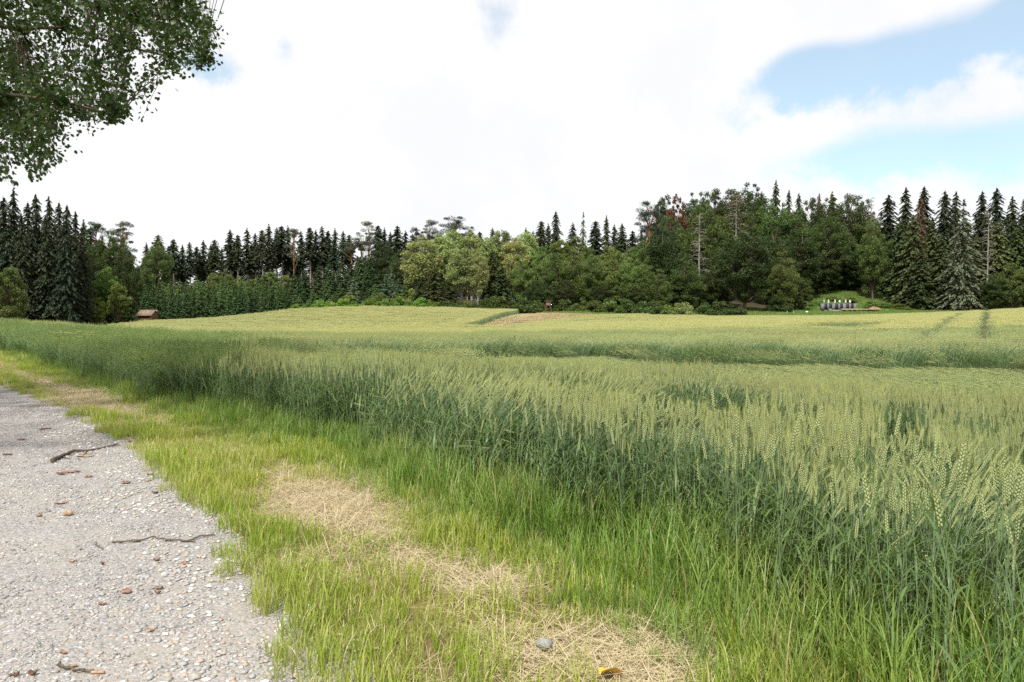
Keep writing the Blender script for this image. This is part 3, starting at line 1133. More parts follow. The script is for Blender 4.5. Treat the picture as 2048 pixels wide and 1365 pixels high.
def tall_grass():
    g = [tuft('tall_grass_%d' % k, 400 + k, 26, .10, .25, .62, .0085, M['tgrass'], .20, 1.1, 6, .05, M['drybl']) for k in range(5)]
    g += [tuft('mid_grass_%d' % k, 410 + k, 30, .10, .14, .36, .0065, M['tgrass'], .25, 1.2, 5, .09, M['drybl']) for k in range(4)]
    x, y = jgrid(-34, 8, .8, 36, .115)
    step_keep = rs.rand(len(x)) < np.clip(10.0 / np.maximum(y, 1), .25, 1.0)
    fd = field_dist(x, y) + (vnoise(x, y, .6, 21) - .5) * .35
    ok = step_keep & in_view(x, y, 1.5, .78) & (fd > -.08) & (fd < 1.55) & (np.hypot(x, y) > 1.6)
    ok &= rs.rand(len(x)) < np.clip(1.35 - fd * .55, .25, 1)
    ok &= soil_patch(x, y) < .45
    x, y, fd = x[ok], y[ok], fd[ok]
    n = len(x)
    h = np.clip((fd + .05) / .65, 0, 1)
    idx = np.where(rs.rand(n) < h * .9, rs.randint(0, 5, n), 5 + rs.randint(0, 4, n))
    scl = (.44 + .46 * h) * (.75 + .45 * rs.rand(n)) * np.where(y > 6.5, .8, 1.0)
    scatter('tall_grass', g, z_pts(x, y), rs.rand(n) * 6.28, scl, idx, 'lush tall green grass in front of the wheat stems', 'grass')
    # flowering grass stems with seed heads
    sh = []
    for k in range(4):
        rng = np.random.RandomState(430 + k)
        mb = MB()
        for j in range(3):
            b = (rng.randn() * .03, rng.randn() * .03, 0)
            pts = line(.65 + .3 * rng.rand(), .08 + .12 * rng.rand(), .3 + .5 * rng.rand(), 10, rng.rand() * 6.28, 2.4, b)
            mb.tube(pts, np.linspace(.0018, .0010, 10), 3, 0, rng.rand(), cap=False)
            for q in range(16):
                f = 6.6 + 2.4 * q / 15
                i = int(min(f, 8))
                p = pts[i] + (pts[i + 1] - pts[i]) * (f - i)
                dv = rng.randn(3) * .5 + np.array([0, 0, .8])
                dv /= np.linalg.norm(dv)
                sv = np.cross(dv, rng.randn(3))
                sv /= np.linalg.norm(sv)
                octa(mb, p + dv * .010, dv, sv, np.cross(dv, sv), .010, .0026, 1, rng.rand())
        sh.append(mb.build('seed_grass_%d' % k, [M['tgrass'], M['seed']]))
    x, y = jgrid(-12, 6, 1.6, 14, .34)
    fd = field_dist(x, y)
    ok = in_view(x, y, 1) & (fd > .3) & (fd < 1.6) & (rs.rand(len(x)) < .42) & (np.hypot(x, y) > 2.2)
    x, y = x[ok], y[ok]
    scatter('flowering_grass', sh, z_pts(x, y), rs.rand(len(x)) * 6.28, .75 + .4 * rs.rand(len(x)), rs.randint(0, 4, len(x)),
            'thin grass stems with pale seed heads among the wheat edge', 'grass')


tall_grass()
far_side_grass()


def gravel():
    def ico(rng, r):
        V = np.array([(1, 0, 0), (-1, 0, 0), (0, 1, 0), (0, -1, 0), (0, 0, 1), (0, 0, -1),
                      (.6, .6, .5), (-.6, .6, .5), (-.6, -.6, .5), (.6, -.6, .5)], float)
        V *= (.75 + .5 * rng.rand(len(V), 1)) * r * np.array([1.15, .85, .55])
        a = rng.rand() * 6.28
        c, s = math.cos(a), math.sin(a)
        return np.c_[V[:, 0] * c - V[:, 1] * s, V[:, 0] * s + V[:, 1] * c, V[:, 2]]
    FI = np.array([(4, 6, 7), (4, 7, 8), (4, 8, 9), (4, 9, 6), (0, 2, 6), (2, 7, 6), (2, 1, 7), (1, 8, 7), (1, 3, 8), (3, 9, 8), (3, 0, 9), (0, 6, 9)])
    tiles = []
    for k in range(5):
        rng = np.random.RandomState(500 + k)
        mb = MB()
        for j in range(150):
            r = .0035 + .0075 * rng.rand() ** 2.2 + (.008 if rng.rand() < .025 else 0)
            V = ico(rng, r)
            V += np.array([(rng.rand() - .5) * .32, (rng.rand() - .5) * .32, r * .12])
            mb.add(V, FI, 0, rng.rand())
        tiles.append(mb.build('gravel_tile_%d' % k, M['pebble']))
    for k in range(2):
        rng = np.random.RandomState(520 + k)
        mb = MB()
        for j in range(60):
            r = .008 + .012 * rng.rand() ** 1.8
            V = ico(rng, r)
            V += np.array([(rng.rand() - .5) * .3, (rng.rand() - .5) * .3, r * .15])
            mb.add(V, FI, 0, min(1, .3 + .7 * rng.rand()))
        tiles.append(mb.build('coarse_gravel_%d' % k, M['pebble']))
    x, y = jgrid(-14, 2, .8, 13, .27, .3)
    pd = path_dist(x, y)
    ok = in_view(x, y, .8) & (pd < .3) & (pd > -4.2)
    sand = vnoise(x, y, .9, 23)
    ok &= rs.rand(len(x)) < np.where(pd > -.7, 1.0, 1.15 - sand * .7)
    x, y, pd = x[ok], y[ok], pd[ok]
    n = len(x)
    idx = np.where((pd > -.55) & (rs.rand(n) < .55), 5 + rs.randint(0, 2, n), rs.randint(0, 5, n))
    ctr = np.interp(y, [0, 60], [0, 0])
    l, r_ = e1(y) - 4.6 - .25 * np.maximum(0, y - 8), e1(y) + .26
    t = np.clip((x - l) / (r_ - l), 0, 1)
    z = ground_z(x, y) + .012 - ((t - .5) ** 2) * .06 + (vnoise(x, y, .9, 9) - .5) * .02
    scatter('loose_gravel', tiles, np.c_[x, y, z], rs.rand(n) * 6.28, .9 + .3 * rs.rand(n), idx,
            'loose grey and tan stones strewn over the path', 'gravel')


gravel()


# ------------------------------------------------------------------ meadow strip, bank and mown patch beyond the crop
def far_grass():
    t = [tuft('meadow_tuft_%d' % k, 600 + k, 150, .75, .10, .34, .028, M['meadow'], .3, .9, 3, .05, twist=3) for k in range(3)]
    x, y = jgrid(0, 112, 92, 174, .95)
    px = to_px(x, y)
    ok = (px > 1120) & (px < 1960) & (y > crop_far(x, y) - .3) & ((y < 150) | ((px > 1545) & (px < 1850)))
    ok &= rs.rand(len(x)) < .95
    x, y = x[ok], y[ok]
    scatter('meadow_grass', t, z_pts(x, y), rs.rand(len(x)) * 6.28, .6 + .7 * rs.rand(len(x)) * np.where(y > 152, 1.6, 1), rs.randint(0, 3, len(x)),
            'green meadow strip and grassy bank below the wood', 'grass')
    # narrow green margin before the far wood on the left
    x, y = jgrid(-100, 22, 90, 130, 1.0)
    px = to_px(x, y)
    cf = crop_far(x, y)
    ok = (px > 150) & (px < 1180) & (y > cf) & (y < cf + 7)
    scatter('margin_grass', t, z_pts(x[ok], y[ok]), rs.rand(ok.sum()) * 6.28, .9 + .7 * rs.rand(ok.sum()), rs.randint(0, 3, ok.sum()),
            'thin green margin between the far wheat and the wood', 'grass')
    hy = [tuft('mown_stubble_%d' % k, 620 + k, 260, .9, .12, .5, .03, M['hay'], flat=True, seg=3) for k in range(2)]
    hy += [tuft('mown_regrowth_%d' % k, 625 + k, 90, .9, .08, .2, .028, M['meadow'], .4, .8, 3, .55) for k in range(2)]
    x, y = jgrid(-10, 24, 70, 124, .85)
    ok = in_poly(x, y, MOWN)
    x, y = x[ok], y[ok]
    row = vnoise(x - .3 * y, y * .15, 1.3, 31)
    idx = np.where(rs.rand(len(x)) < .50 + .5 * (row > .5), rs.randint(0, 2, len(x)), 2 + rs.randint(0, 2, len(x)))
    scatter('mown_stubble', hy, z_pts(x, y), rs.rand(len(x)) * 6.28, .8 + .4 * rs.rand(len(x)), idx,
            'straw-yellow mown strip between the two standing crops', 'stubble')


far_grass()

# ------------------------------------------------------------------ tree prototypes, all one metre tall, scaled where they stand
def unit(v):
    return v / (np.linalg.norm(v, axis=-1, keepdims=True) + 1e-9)


def leaf_ball(mb, rng, c, r, n, L, W, up=.35, mat=0, shell=.55, tone=0.0):
    """n leaf sprays through the outer part of an ellipsoid lobe"""
    d = unit(rng.randn(n, 3))
    rad = shell + (1 - shell) * rng.rand(n) ** .6
    p = np.asarray(c) + d * rad[:, None] * np.asarray(r)
    nrm = unit(d * .5 + rng.randn(n, 3) * .85 + np.array([0, 0, up]))
    u = unit(np.cross(nrm, rng.randn(n, 3)))
    v = np.cross(nrm, u)
    s = (.45 + 1.1 * rng.rand(n))[:, None]
    mb.diamonds(p, u * L * s, v * W * s, mat, np.clip(.5 + rng.randn(n) * .22 + tone, 0, 1))


def broad_tree(seed, base=.16, width=.26, lobes=46, n=120, leaf=.0095, top=1.0, crown_pow=1.0, bark='bark'):
    """deciduous: returns trunk mesh, crown mesh"""
    rng = np.random.RandomState(seed)
    tr, cr = MB(), MB()
    bend = rng.randn(2) * .02
    zs = np.linspace(0, .86, 9)
    cx, cy_ = bend[0] * np.sin(zs * 3), bend[1] * np.sin(zs * 2.6)
    trunk = np.c_[cx, cy_, zs]
    tr.tube(trunk, .017 * (1 - zs * .88) + .001, 7)
    lump = .78 + .4 * rng.rand(9)
    envf = lambda q: math.sin(math.pi * min(1, (q * .84 + .13)) ** crown_pow) ** .75
    ts = []
    while len(ts) < lobes:
        q = rng.rand()
        if rng.rand() < envf(q) ** 1.6:
            ts.append(q)
    ts.sort()
    for k in range(lobes):
        t = ts[k]
        h = base + (top - base) * t ** .9
        env = width * envf(t)
        a = k * 2.399 + rng.randn() * .5
        rr = env * (.22 + .75 * rng.rand() ** .5)
        lr = (.030 + .052 * rng.rand() ** 1.2) * (.7 + .3 * math.sin(math.pi * min(1, t + .1)))
        rr *= lump[int(a / 6.283 * 9) % 9] * (.9 + .2 * rng.rand())
        c = np.array([rr * math.cos(a), rr * math.sin(a), min(h, top - lr * .75)])
        i = min(8, int(np.clip((h - .10 - rr * .6) / .86 * 8, 1, 8)))
        mid = trunk[i] * .45 + c * .55 + np.array([0, 0, -.02])
        tr.tube(np.array([trunk[i], mid, c]), [.006 * (1 - t * .5), .0035, .0012], 4, cap=False)
        leaf_ball(cr, rng, c, (lr * 1.15, lr * 1.15, lr * .9), int(1.35 * n * (lr / .05) ** 1.5) + 30, leaf * .88, leaf * .5, .2, shell=.2, tone=rng.randn() * .15)
    return tr.build('broad_trunk', M[bark], True), cr.build('broad_crown', M['broad'])


def spruce_tree(seed, base=.06, width=.15, whorls=34, droop=.35, n=30, pow_=.85, sparse=0.0, bark='bark', needle=.011, mat='needle'):
    rng = np.random.RandomState(seed)
    tr, cr = MB(), MB()
    zs = np.linspace(0, 1.0, 8)
    tr.tube(np.c_[np.sin(zs * 3 + seed) * .004, np.cos(zs * 2.5) * .004, zs], .0145 * (1 - zs) + .0012, 6)
    C, U, Vv, Rn = [], [], [], []
    for k in range(whorls):
        t = k / (whorls - 1)
        h = base + (.985 - base) * t ** .93 + rng.randn() * .006
        ln0 = width * ((1 - t) ** pow_ + .03) * (.35 + .65 * min(1, .3 + t * 6))
        nb = int(6 + 4 * (1 - t))
        for j in range(nb):
            if rng.rand() < sparse:
                continue
            a = j * 6.283 / nb + k * 1.1 + rng.randn() * .22
            ln = ln0 * (.5 + .75 * rng.rand())
            m = max(5, int(n * (ln / width + .15)))
            s = (np.arange(m) + rng.rand(m)) / m
            dz = .10 * ln - droop * ln * (s * 1.3) ** 1.5 + .18 * ln * s ** 3
            ca, sa = math.cos(a), math.sin(a)
            hj = h + rng.randn() * .009
            p = np.c_[ca * ln * s, sa * ln * s, hj + dz]
            spread = (.22 * ln + .004) * (1 - s * .6)
            off = rng.randn(m) * spread * .55
            p[:, 0] += -sa * off
            p[:, 1] += ca * off
            p[:, 2] -= np.abs(off) * .35 + rng.rand(m) * .004
            ud = np.c_[ca - sa * off / (spread + 1e-6) * .5, sa + ca * off / (spread + 1e-6) * .5, -.45 - .5 * rng.rand(m)]
            u = unit(ud + rng.randn(m, 3) * .25)
            v = unit(np.cross(u, unit(rng.randn(m, 3) * .5 + np.array([0, 0, .8]))))
            sc = (.65 + .7 * rng.rand(m))[:, None] * (needle + .004 * (1 - t))
            C.append(p), U.append(u * sc), Vv.append(v * sc * .42)
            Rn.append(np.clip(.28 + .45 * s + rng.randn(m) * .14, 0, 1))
            if rng.rand() < .5 and ln > .03:
                q = np.array([[0, 0, h], [ca * ln * .5, sa * ln * .5, h + .02 * ln - .25 * droop * ln], [ca * ln * .9, sa * ln * .9, h - droop * ln]])
                tr.tube(q, [.0022, .0014, .0006], 3, cap=False)
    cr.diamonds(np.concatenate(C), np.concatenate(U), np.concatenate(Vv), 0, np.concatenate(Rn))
    return tr.build('spruce_trunk', M[bark], True), cr.build('spruce_crown', M[mat])


def pine_tree(seed, base=.58, width=.15, clumps=30, n=150, lean=0.0):
    rng = np.random.RandomState(seed)
    tr, cr = MB(), MB()
    zs = np.linspace(0, .95, 10)
    trunk = np.c_[np.sin(zs * 2.2 + seed) * .012 + lean * zs ** 2, np.cos(zs * 2.9 + seed) * .010, zs]
    tr.tube(trunk, .0115 * (1 - zs * .8) + .0005, 6)
    for k in range(clumps):
        t = rng.rand() ** .8
        h = base + (.97 - base) * t
        env = width * (.45 + .55 * math.sin(math.pi * min(1, .25 + t * .72)))
        a = rng.rand() * 6.283
        rr = env * (.25 + .75 * rng.rand())
        i = int(np.clip(h / .95 * 9 - .8, 1, 9))
        c = trunk[i] + np.array([rr * math.cos(a), rr * math.sin(a), h - trunk[i][2] + .02])
        lr = .018 + .026 * rng.rand()
        tr.tube(np.array([trunk[i], (trunk[i] + c) / 2 + np.array([0, 0, .006]), c]), [.004, .0025, .001], 4, cap=False)
        leaf_ball(cr, rng, c, (lr * 1.5, lr * 1.5, lr * .7), n, .0085, .0022, .6, shell=.3, tone=rng.randn() * .1)
    for k in range(9):          # dead stubs on the bare stem
        h = .25 + (base - .25) * rng.rand()
        a = rng.rand() * 6.283
        i = int(h / .95 * 9)
        tr.tube(np.array([trunk[i], trunk[i] + np.array([math.cos(a) * .05, math.sin(a) * .05, -.006])]), [.002, .0005], 3, cap=False)
    return tr.build('pine_trunk', M['bark_pine'], True), cr.build('pine_crown', M['needle'])


def dead_tree(seed, twigs=110, brown=350):
    rng = np.random.RandomState(seed)
    tr, cr = MB(), MB()
    zs = np.linspace(0, .98, 8)
    tr.tube(np.c_[zs * 0, zs * 0, zs], .011 * (1 - zs) + .0012, 6)
    P = []
    for k in range(twigs):
        h = .18 + .8 * rng.rand() ** .8
        a = rng.rand() * 6.283
        ln = .11 * (1 - h) ** .6 * (.5 + .8 * rng.rand()) + .012
        q = np.array([[0, 0, h], [math.cos(a) * ln * .5, math.sin(a) * ln * .5, h + .008], [math.cos(a) * ln, math.sin(a) * ln, h - .25 * ln + rng.rand() * .02]])
        tr.tube(q, [.0022, .0016, .0007], 3, cap=False)
        for z in range(3):
            f = .4 + .5 * rng.rand()
            e = q[1] * (1 - f) + q[2] * f
            tr.tube(np.array([e, e + np.array([rng.randn() * .012, rng.randn() * .012, -.012 * rng.rand()])]), [.0009, .0004], 3, cap=False)
            P.append(e)
    P = np.array(P)
    sel = P[rng.randint(0, len(P), brown)] + rng.randn(brown, 3) * .006
    u, v = unit(rng.randn(brown, 3)), unit(rng.randn(brown, 3))
    cr.diamonds(sel, u * .007, v * .0022, 0, rng.rand(brown))
    return tr.build('dead_trunk', M['bark_pale'], True), cr.build('dead_crown', M['needle'])


def shrub(seed, lobes=26, n=190, leaf=.03):
    rng = np.random.RandomState(seed)
    tr, cr = MB(), MB()
    for k in range(lobes):
        a, r = rng.rand() * 6.283, .5 * math.sqrt(rng.rand())
        h = (.92 - .75 * (r / .5) ** 2) * (.45 + .55 * rng.rand())
        lr = .13 + .10 * rng.rand()
        c = np.array([r * math.cos(a), r * math.sin(a), max(.08, h - lr * .4)])
        tr.tube(np.array([[c[0] * .2, c[1] * .2, 0], c * np.array([.6, .6, .55]), c]), [.014, .009, .004], 4, cap=False)
        leaf_ball(cr, rng, c, (lr, lr, lr * .85), n, leaf, leaf * .62, .4, tone=rng.randn() * .14)
    return tr.build('shrub_stems', M['bark'], True), cr.build('shrub_crown', M['broad'])


PROTO = {
    'oak': [broad_tree(700 + k, .10, .27, 150, 125, .0088) for k in range(3)],
    'beech': [broad_tree(710 + k, .04, .23, 150, 125, .0088, crown_pow=.9) for k in range(3)],
    'aspen': [broad_tree(720 + k, .26, .18, 105, 110, .0100, crown_pow=1.1, bark='bark_pale') for k in range(3)],
    'young': [broad_tree(730 + k, .06, .27, 100, 95, .0125) for k in range(3)],
    'spruce': [spruce_tree(740 + k, .03, .150 + .02 * k, 44, .5, 38, .52, needle=.0125) for k in range(3)],
    'tallspruce': [spruce_tree(750 + k, .42 + .07 * k, .105 + .012 * k, 28, .4, 30, .5, .08, needle=.0125, bark='bark_grey') for k in range(3)],
    'silver': [spruce_tree(760, .05, .20, 36, .62, 30, .8, .10)],
    'smallspruce': [spruce_tree(770 + k, .03, .23 + .03 * k, 22, .15, 30, .75, needle=.021) for k in range(3)],
    'pine': [pine_tree(780 + k, .55 + .04 * k, .13 + .02 * k) for k in range(3)] + [pine_tree(785, .72, .12, 22, lean=-.10), pine_tree(786, .40, .17, 46)],
    'dead': [dead_tree(790), dead_tree(791, 150, 1300)],
    'shrub': [shrub(795 + k) for k in range(4)],
}
NAME = {'oak': 'broadleaf_tree', 'beech': 'broadleaf_tree', 'aspen': 'aspen_tree', 'young': 'young_broadleaf_tree', 'spruce': 'spruce_tree',
        'tallspruce': 'spruce_tree', 'silver': 'spruce_tree', 'smallspruce': 'young_spruce', 'pine': 'pine_tree', 'dead': 'dead_tree', 'shrub': 'shrub'}
CAT = {'shrub': 'shrub'}
# half-width of each prototype, to turn a width in the photograph into a scale
HALF = {'oak': .31, 'beech': .27, 'aspen': .21, 'young': .31, 'spruce': .165, 'tallspruce': .11, 'silver': .19, 'smallspruce': .24, 'pine': .15, 'dead': .10, 'shrub': .55}
_cnt = {}


def plant(kind, px, top, wpx, Y, col, label, group=None, var=None):
    x = XY(px, Y)
    z0 = gz(x, Y) - .08
    zt = at_depth(px, top, Y)[2]
    h = max(.8, zt - z0)
    wm = wpx * Y / F_PX
    k = _cnt.get(kind, 0)
    _cnt[kind] = k + 1
    v = PROTO[kind][(k if var is None else var) % len(PROTO[kind])]
    root = empty(NAME[kind], (x, Y, z0), random.random() * 6.283)
    sxy = wm / (2 * HALF[kind])
    sxy = min(max(sxy, h * .45), h * 2.6) if kind != 'shrub' else sxy
    root.scale = (sxy, sxy, h)
    tag(root, label, CAT.get(kind, 'tree'), group)
    link('stems' if kind == 'shrub' else 'trunk', v[0], root)
    c = link('crown', v[1], root)
    c['kind'] = 'stuff'
    j = .74 + .52 * random.random()
    c.color = (col[0] * j * (.86 + .3 * random.random()), col[1] * j, col[2] * j, 1)
    return root


DK, SP, SV = (.036, .050, .025), (.064, .088, .033), (.12, .135, .085)
YS, YSD, BL = (.074, .130, .038), (.044, .080, .028), (.085, .13, .075)
BD, BM, BG, BB = (.055, .084, .023), (.082, .122, .033), (.130, .185, .050), (.165, .26, .048)
AS, PN, RD, BR = (.27, .32, .13), (.068, .092, .056), (.15, .060, .040), (.16, .095, .06)
LR = (.15, .20, .065)


def stand(kind, rows, col, label, group, Y, jy=4.0):
    for r in rows:
        px, top, wpx = r[:3]
        plant(kind, px, top, wpx, (r[3] if len(r) > 3 else Y) + (random.random() - .5) * jy, col, label, group)


# --- dark stand on the left
stand('spruce', [(-60, 392, 74), (-22, 398, 70), (14, 392, 72), (34, 380, 66), (62, 402, 64), (78, 386, 60), (104, 394, 60), (124, 402, 56),
                 (140, 408, 54), (156, 424, 54)], DK, 'tall dark spruce in the dense stand left of the wooden hut', 'dark spruces left of the hut', 112, 8)
stand('spruce', [(-90, 420, 74), (-45, 440, 70), (48, 428, 60), (96, 430, 60), (135, 440, 54), (168, 455, 52), (112, 470, 56), (20, 450, 66), (66, 470, 60)],
      DK, 'tall dark spruce in the dense stand left of the wooden hut', 'dark spruces left of the hut', 105, 5)
stand('spruce', [(-100 - 42 * k, 395 + 20 * (k % 3), 80) for k in range(9)], DK, 'tall dark spruce in the dense stand left of the wooden hut', 'dark spruces left of the hut', 112, 9)
plant('young', 22, 528, 74, 88, BG, 'round bright green tree in front of the dark spruces')
plant('young', -8, 552, 60, 90, BM, 'mid green bushy tree half behind the round bright one before the dark spruces')
stand('tallspruce', [(172, 440, 40), (186, 452, 36)], SP, 'slim spruce at the right end of the dark stand', 'slim spruces ending the dark stand', 128)
plant('pine', 198, 446, 52, 128, PN, 'pine with orange upper trunk behind the dark stand', var=0)
plant('pine', 248, 441, 56, 134, PN, 'open grey-green pine rising over the trees above the hut', var=1)
plant('oak', 226, 462, 84, 128, BM, 'broad green tree below the open pine above the hut')
plant('oak', 190, 490, 70, 122, BD, 'dark broadleaf tree at the right flank of the dark stand')
plant('oak', 252, 500, 60, 126, BD, 'dark broadleaf tree standing behind the wooden hut')
plant('young', 216, 534, 56, 116, BB, 'vivid green rounded tree standing in front of the dark broadleaves')
plant('young', 196, 592, 42, 110, BB, 'small vivid yellow-green bush tree at the foot of the dark stand')
plant('young', 238, 566, 52, 114, BG, 'bright bushy tree just left of the wooden hut')
plant('young', 178, 560, 50, 114, BM, 'green bushy tree against the dark spruce trunks')
stand('smallspruce', [(262, 590, 34), (248, 606, 26), (224, 612, 26)], YSD, 'small dark spruce beside the left wall of the hut', 'small spruces beside the hut', 116, 2)

# --- thin tall wood behind the plantation
plant('tallspruce', 320, 468, 34, 178, SP, 'spruce tip rising over the leafy tree behind the plantation')
plant('oak', 316, 484, 66, 168, BM, 'leafy green tree standing alone among tall bare trunks')
plant('beech', 284, 520, 50, 172, BD, 'dark leafy tree beside the lone leafy one among bare trunks')
stand('tallspruce', [(296, 486, 26), (340, 492, 28), (350, 477, 30), (368, 490, 28), (382, 484, 28), (396, 492, 26), (410, 481, 30), (424, 490, 26), (432, 478, 32), (446, 496, 26)],
      DK, 'tall bare-stemmed spruce behind the low plantation', 'bare-stemmed spruces behind the plantation', 182, 14)
stand('tallspruce', [(463, 459, 34), (478, 468, 28), (497, 457, 34), (513, 466, 30), (527, 458, 30), (540, 449, 34), (556, 455, 32), (566, 450, 34), (578, 452, 30),
                     (604, 462, 28), (622, 453, 32), (634, 460, 28), (646, 452, 32), (658, 460, 28), (672, 457, 30), (688, 462, 30), (700, 468, 28)],
      DK, 'tall spruce in the dark row above the young plantation', 'row of tall spruces above the plantation', 184, 12)
stand('tallspruce', [(470, 486, 30), (505, 488, 30), (548, 482, 30), (588, 484, 30), (628, 486, 30), (664, 488, 30), (402, 506, 26), (360, 508, 26)],
      DK, 'shaded spruce behind the front row of tall spruces', 'shaded spruces of the second row', 200, 10)
plant('pine', 591, 458, 40, 178, PN, 'slender pine with a long pale trunk among the dark spruces', var=0)
plant('pine', 704, 474, 46, 172, PN, 'leaning pine with bare orange trunk, left of its pair', var=3)
plant('pine', 722, 470, 44, 172, PN, 'leaning pine with bare orange trunk, right of its pair', var=3)
plant('pine', 740, 443, 40, 174, PN, 'tallest thin pine with flat crown and pale trunk beside the leaning pair', var=2)
stand('tallspruce', [(758, 449, 32), (770, 456, 28), (782, 464, 28), (796, 450, 34), (812, 462, 32), (826, 468, 30)], DK,
      'dark spruce between the thin pines and the pale aspens', 'dark spruces beside the thin pines', 182, 8)
plant('oak', 766, 482, 78, 165, BD, 'round dark broadleaf tree under the thin pines')
plant('oak', 806, 498, 70, 158, BD, 'round dark green tree next to the first pale aspen')
plant('oak', 735, 510, 56, 165, BD, 'low dark broadleaf tree below the leaning pines')
stand('pine', [(834, 455, 38), (860, 442, 44), (880, 454, 36), (936, 452, 36)], PN, 'pine top showing above the pale aspens', 'pines above the aspens', 172, 6)
plant('pine', 906, 431, 62, 172, PN, 'large dense pine crown highest above the aspens', var=4)
stand('tallspruce', [(1082, 440, 34), (1096, 448, 32), (1145, 446, 34), (1190, 440, 36), (1228, 450, 32), (1243, 447, 36), (1264, 460, 30)], DK,
      'dark spruce standing behind the bright centre trees', 'spruces behind the centre trees', 176, 8)
plant('spruce', 1111, 421, 52, 176, DK, 'broad dark spruce highest behind the centre trees')
plant('silver', 1166, 424, 44, 174, SP, 'open layered spruce behind the centre trees')
plant('tallspruce', 1212, 432, 30, 178, SP, 'thin ragged spruce right of the open layered one')
stand('tallspruce', [(985, 456, 30), (1010, 462, 30), (1052, 456, 30), (1066, 462, 28), (960, 462, 28)], SP, 'spruce tip between the aspen crowns', 'spruce tips among the aspens', 170, 6)

# --- plantation of young spruces
row = []
for k in range(21):
    px = 288 + k * 14.3
    row.append((px, 578 + 10 * random.random() - (px - 288) * .02, 26 + 5 * random.random(), 124.5 + (px - 288) * .006))
stand('smallspruce', row, YSD, 'young spruce in the front row of the plantation right of the hut', 'front row of the plantation', 126, 1)
stand('smallspruce', [(282 + k * 15 + random.random() * 6, 566 + 8 * random.random(), 28, 131) for k in range(20)], YS,
      'lighter young spruce in the second row of the plantation', 'second row of the plantation', 131, 2)
stand('smallspruce', [(290 + k * 17 + random.random() * 8, 556 + 8 * random.random(), 30, 138) for k in range(17)], YS,
      'young spruce at the back of the plantation', 'back row of the plantation', 138, 3)
stand('young', [(398, 562, 44), (430, 546, 50), (456, 550, 46), (508, 556, 44), (345, 568, 40)], BG, 'bright green bushy tree behind the plantation',
      'bushy trees behind the plantation', 150)
stand('young', [(452, 538, 36), (542, 541, 50), (570, 550, 46), (480, 552, 40)], LR, 'yellowish feathery young tree behind the plantation', 'feathery trees behind the plantation', 154)
stand('smallspruce', [(590, 545, 46, 150), (612, 542, 48, 152), (638, 530, 50, 152), (660, 524, 52, 152), (686, 521, 52, 152), (704, 528, 48, 150), (722, 514, 54, 152), (742, 520, 52, 152),
                      (600, 556, 40, 144), (668, 548, 44, 146), (735, 540, 44, 146), (556, 566, 40, 142)],
      YSD, 'dense dark young spruce on the slope above the hedge', 'dark young spruces on the slope', 150, 3)
stand('smallspruce', [(626, 580, 32, 134), (650, 563, 36, 136), (680, 570, 34, 134), (600, 590, 28, 131), (668, 588, 28, 132), (735, 578, 32, 134), (752, 566, 34, 137), (812, 562, 36, 138), (578, 588, 30, 130)],
      YS, 'fresh green young spruce just above the hedge', 'fresh green spruces above the hedge', 134, 2)
stand('smallspruce', [(708, 552, 36, 138), (774, 545, 38, 140), (784, 536, 34, 142), (798, 556, 34, 139)], BL, 'bluish young spruce on the slope above the hedge', 'bluish spruces on the slope', 139, 2)
stand('shrub', [(612, 600, 34, 127), (640, 596, 40, 127), (664, 598, 38, 127), (690, 594, 42, 127), (716, 596, 40, 127), (742, 592, 44, 127), (768, 594, 40, 127), (794, 590, 44, 127),
                (818, 594, 38, 127), (842, 590, 42, 127), (866, 596, 36, 127), (590, 606, 30, 127)], BB, 'bright low bush in the hedge along the far wheat', 'bright hedge bushes', 127, 1)
stand('shrub', [(800, 575, 50, 133), (760, 580, 46, 132), (830, 572, 50, 132), (700, 586, 40, 131)], BG, 'green bush behind the bright hedge', 'bushes behind the bright hedge', 132, 1)

# --- shaded trees deeper in the wood
SKY_PX = [-120, 150, 180, 262, 290, 440, 470, 830, 1060, 1262, 1300, 1420, 1500, 1700, 1740, 1780, 2160]
SKY_Y = [402, 424, 460, 462, 505, 500, 476, 476, 462, 462, 430, 395, 388, 406, 420, 402, 402]
for k in range(104):
    px = -110 + k * 21.6 + random.random() * 12
    top = np.interp(px, SKY_PX, SKY_Y) + 16 + 34 * random.random()
    where = 'behind the dark stand left of the hut' if px < 270 else 'behind the tall bare stems' if px < 840 else 'behind the bright centre trees' if px < 1280 else 'deep in the wooded dome' if px < 1760 else 'behind the skyline spruces right of the bank'
    if 1275 < px < 1745 and k % 2:
        plant('beech', px, top, 76, 205 + 10 * random.random(), BD, 'shaded leafy tree deep in the wooded dome', 'shaded leafy trees in the dome')
    else:
        plant('spruce', px, top, 50, (150 if px < 170 else 206) + 16 * random.random(), DK, 'shaded dark spruce ' + where, 'shaded spruces ' + where)

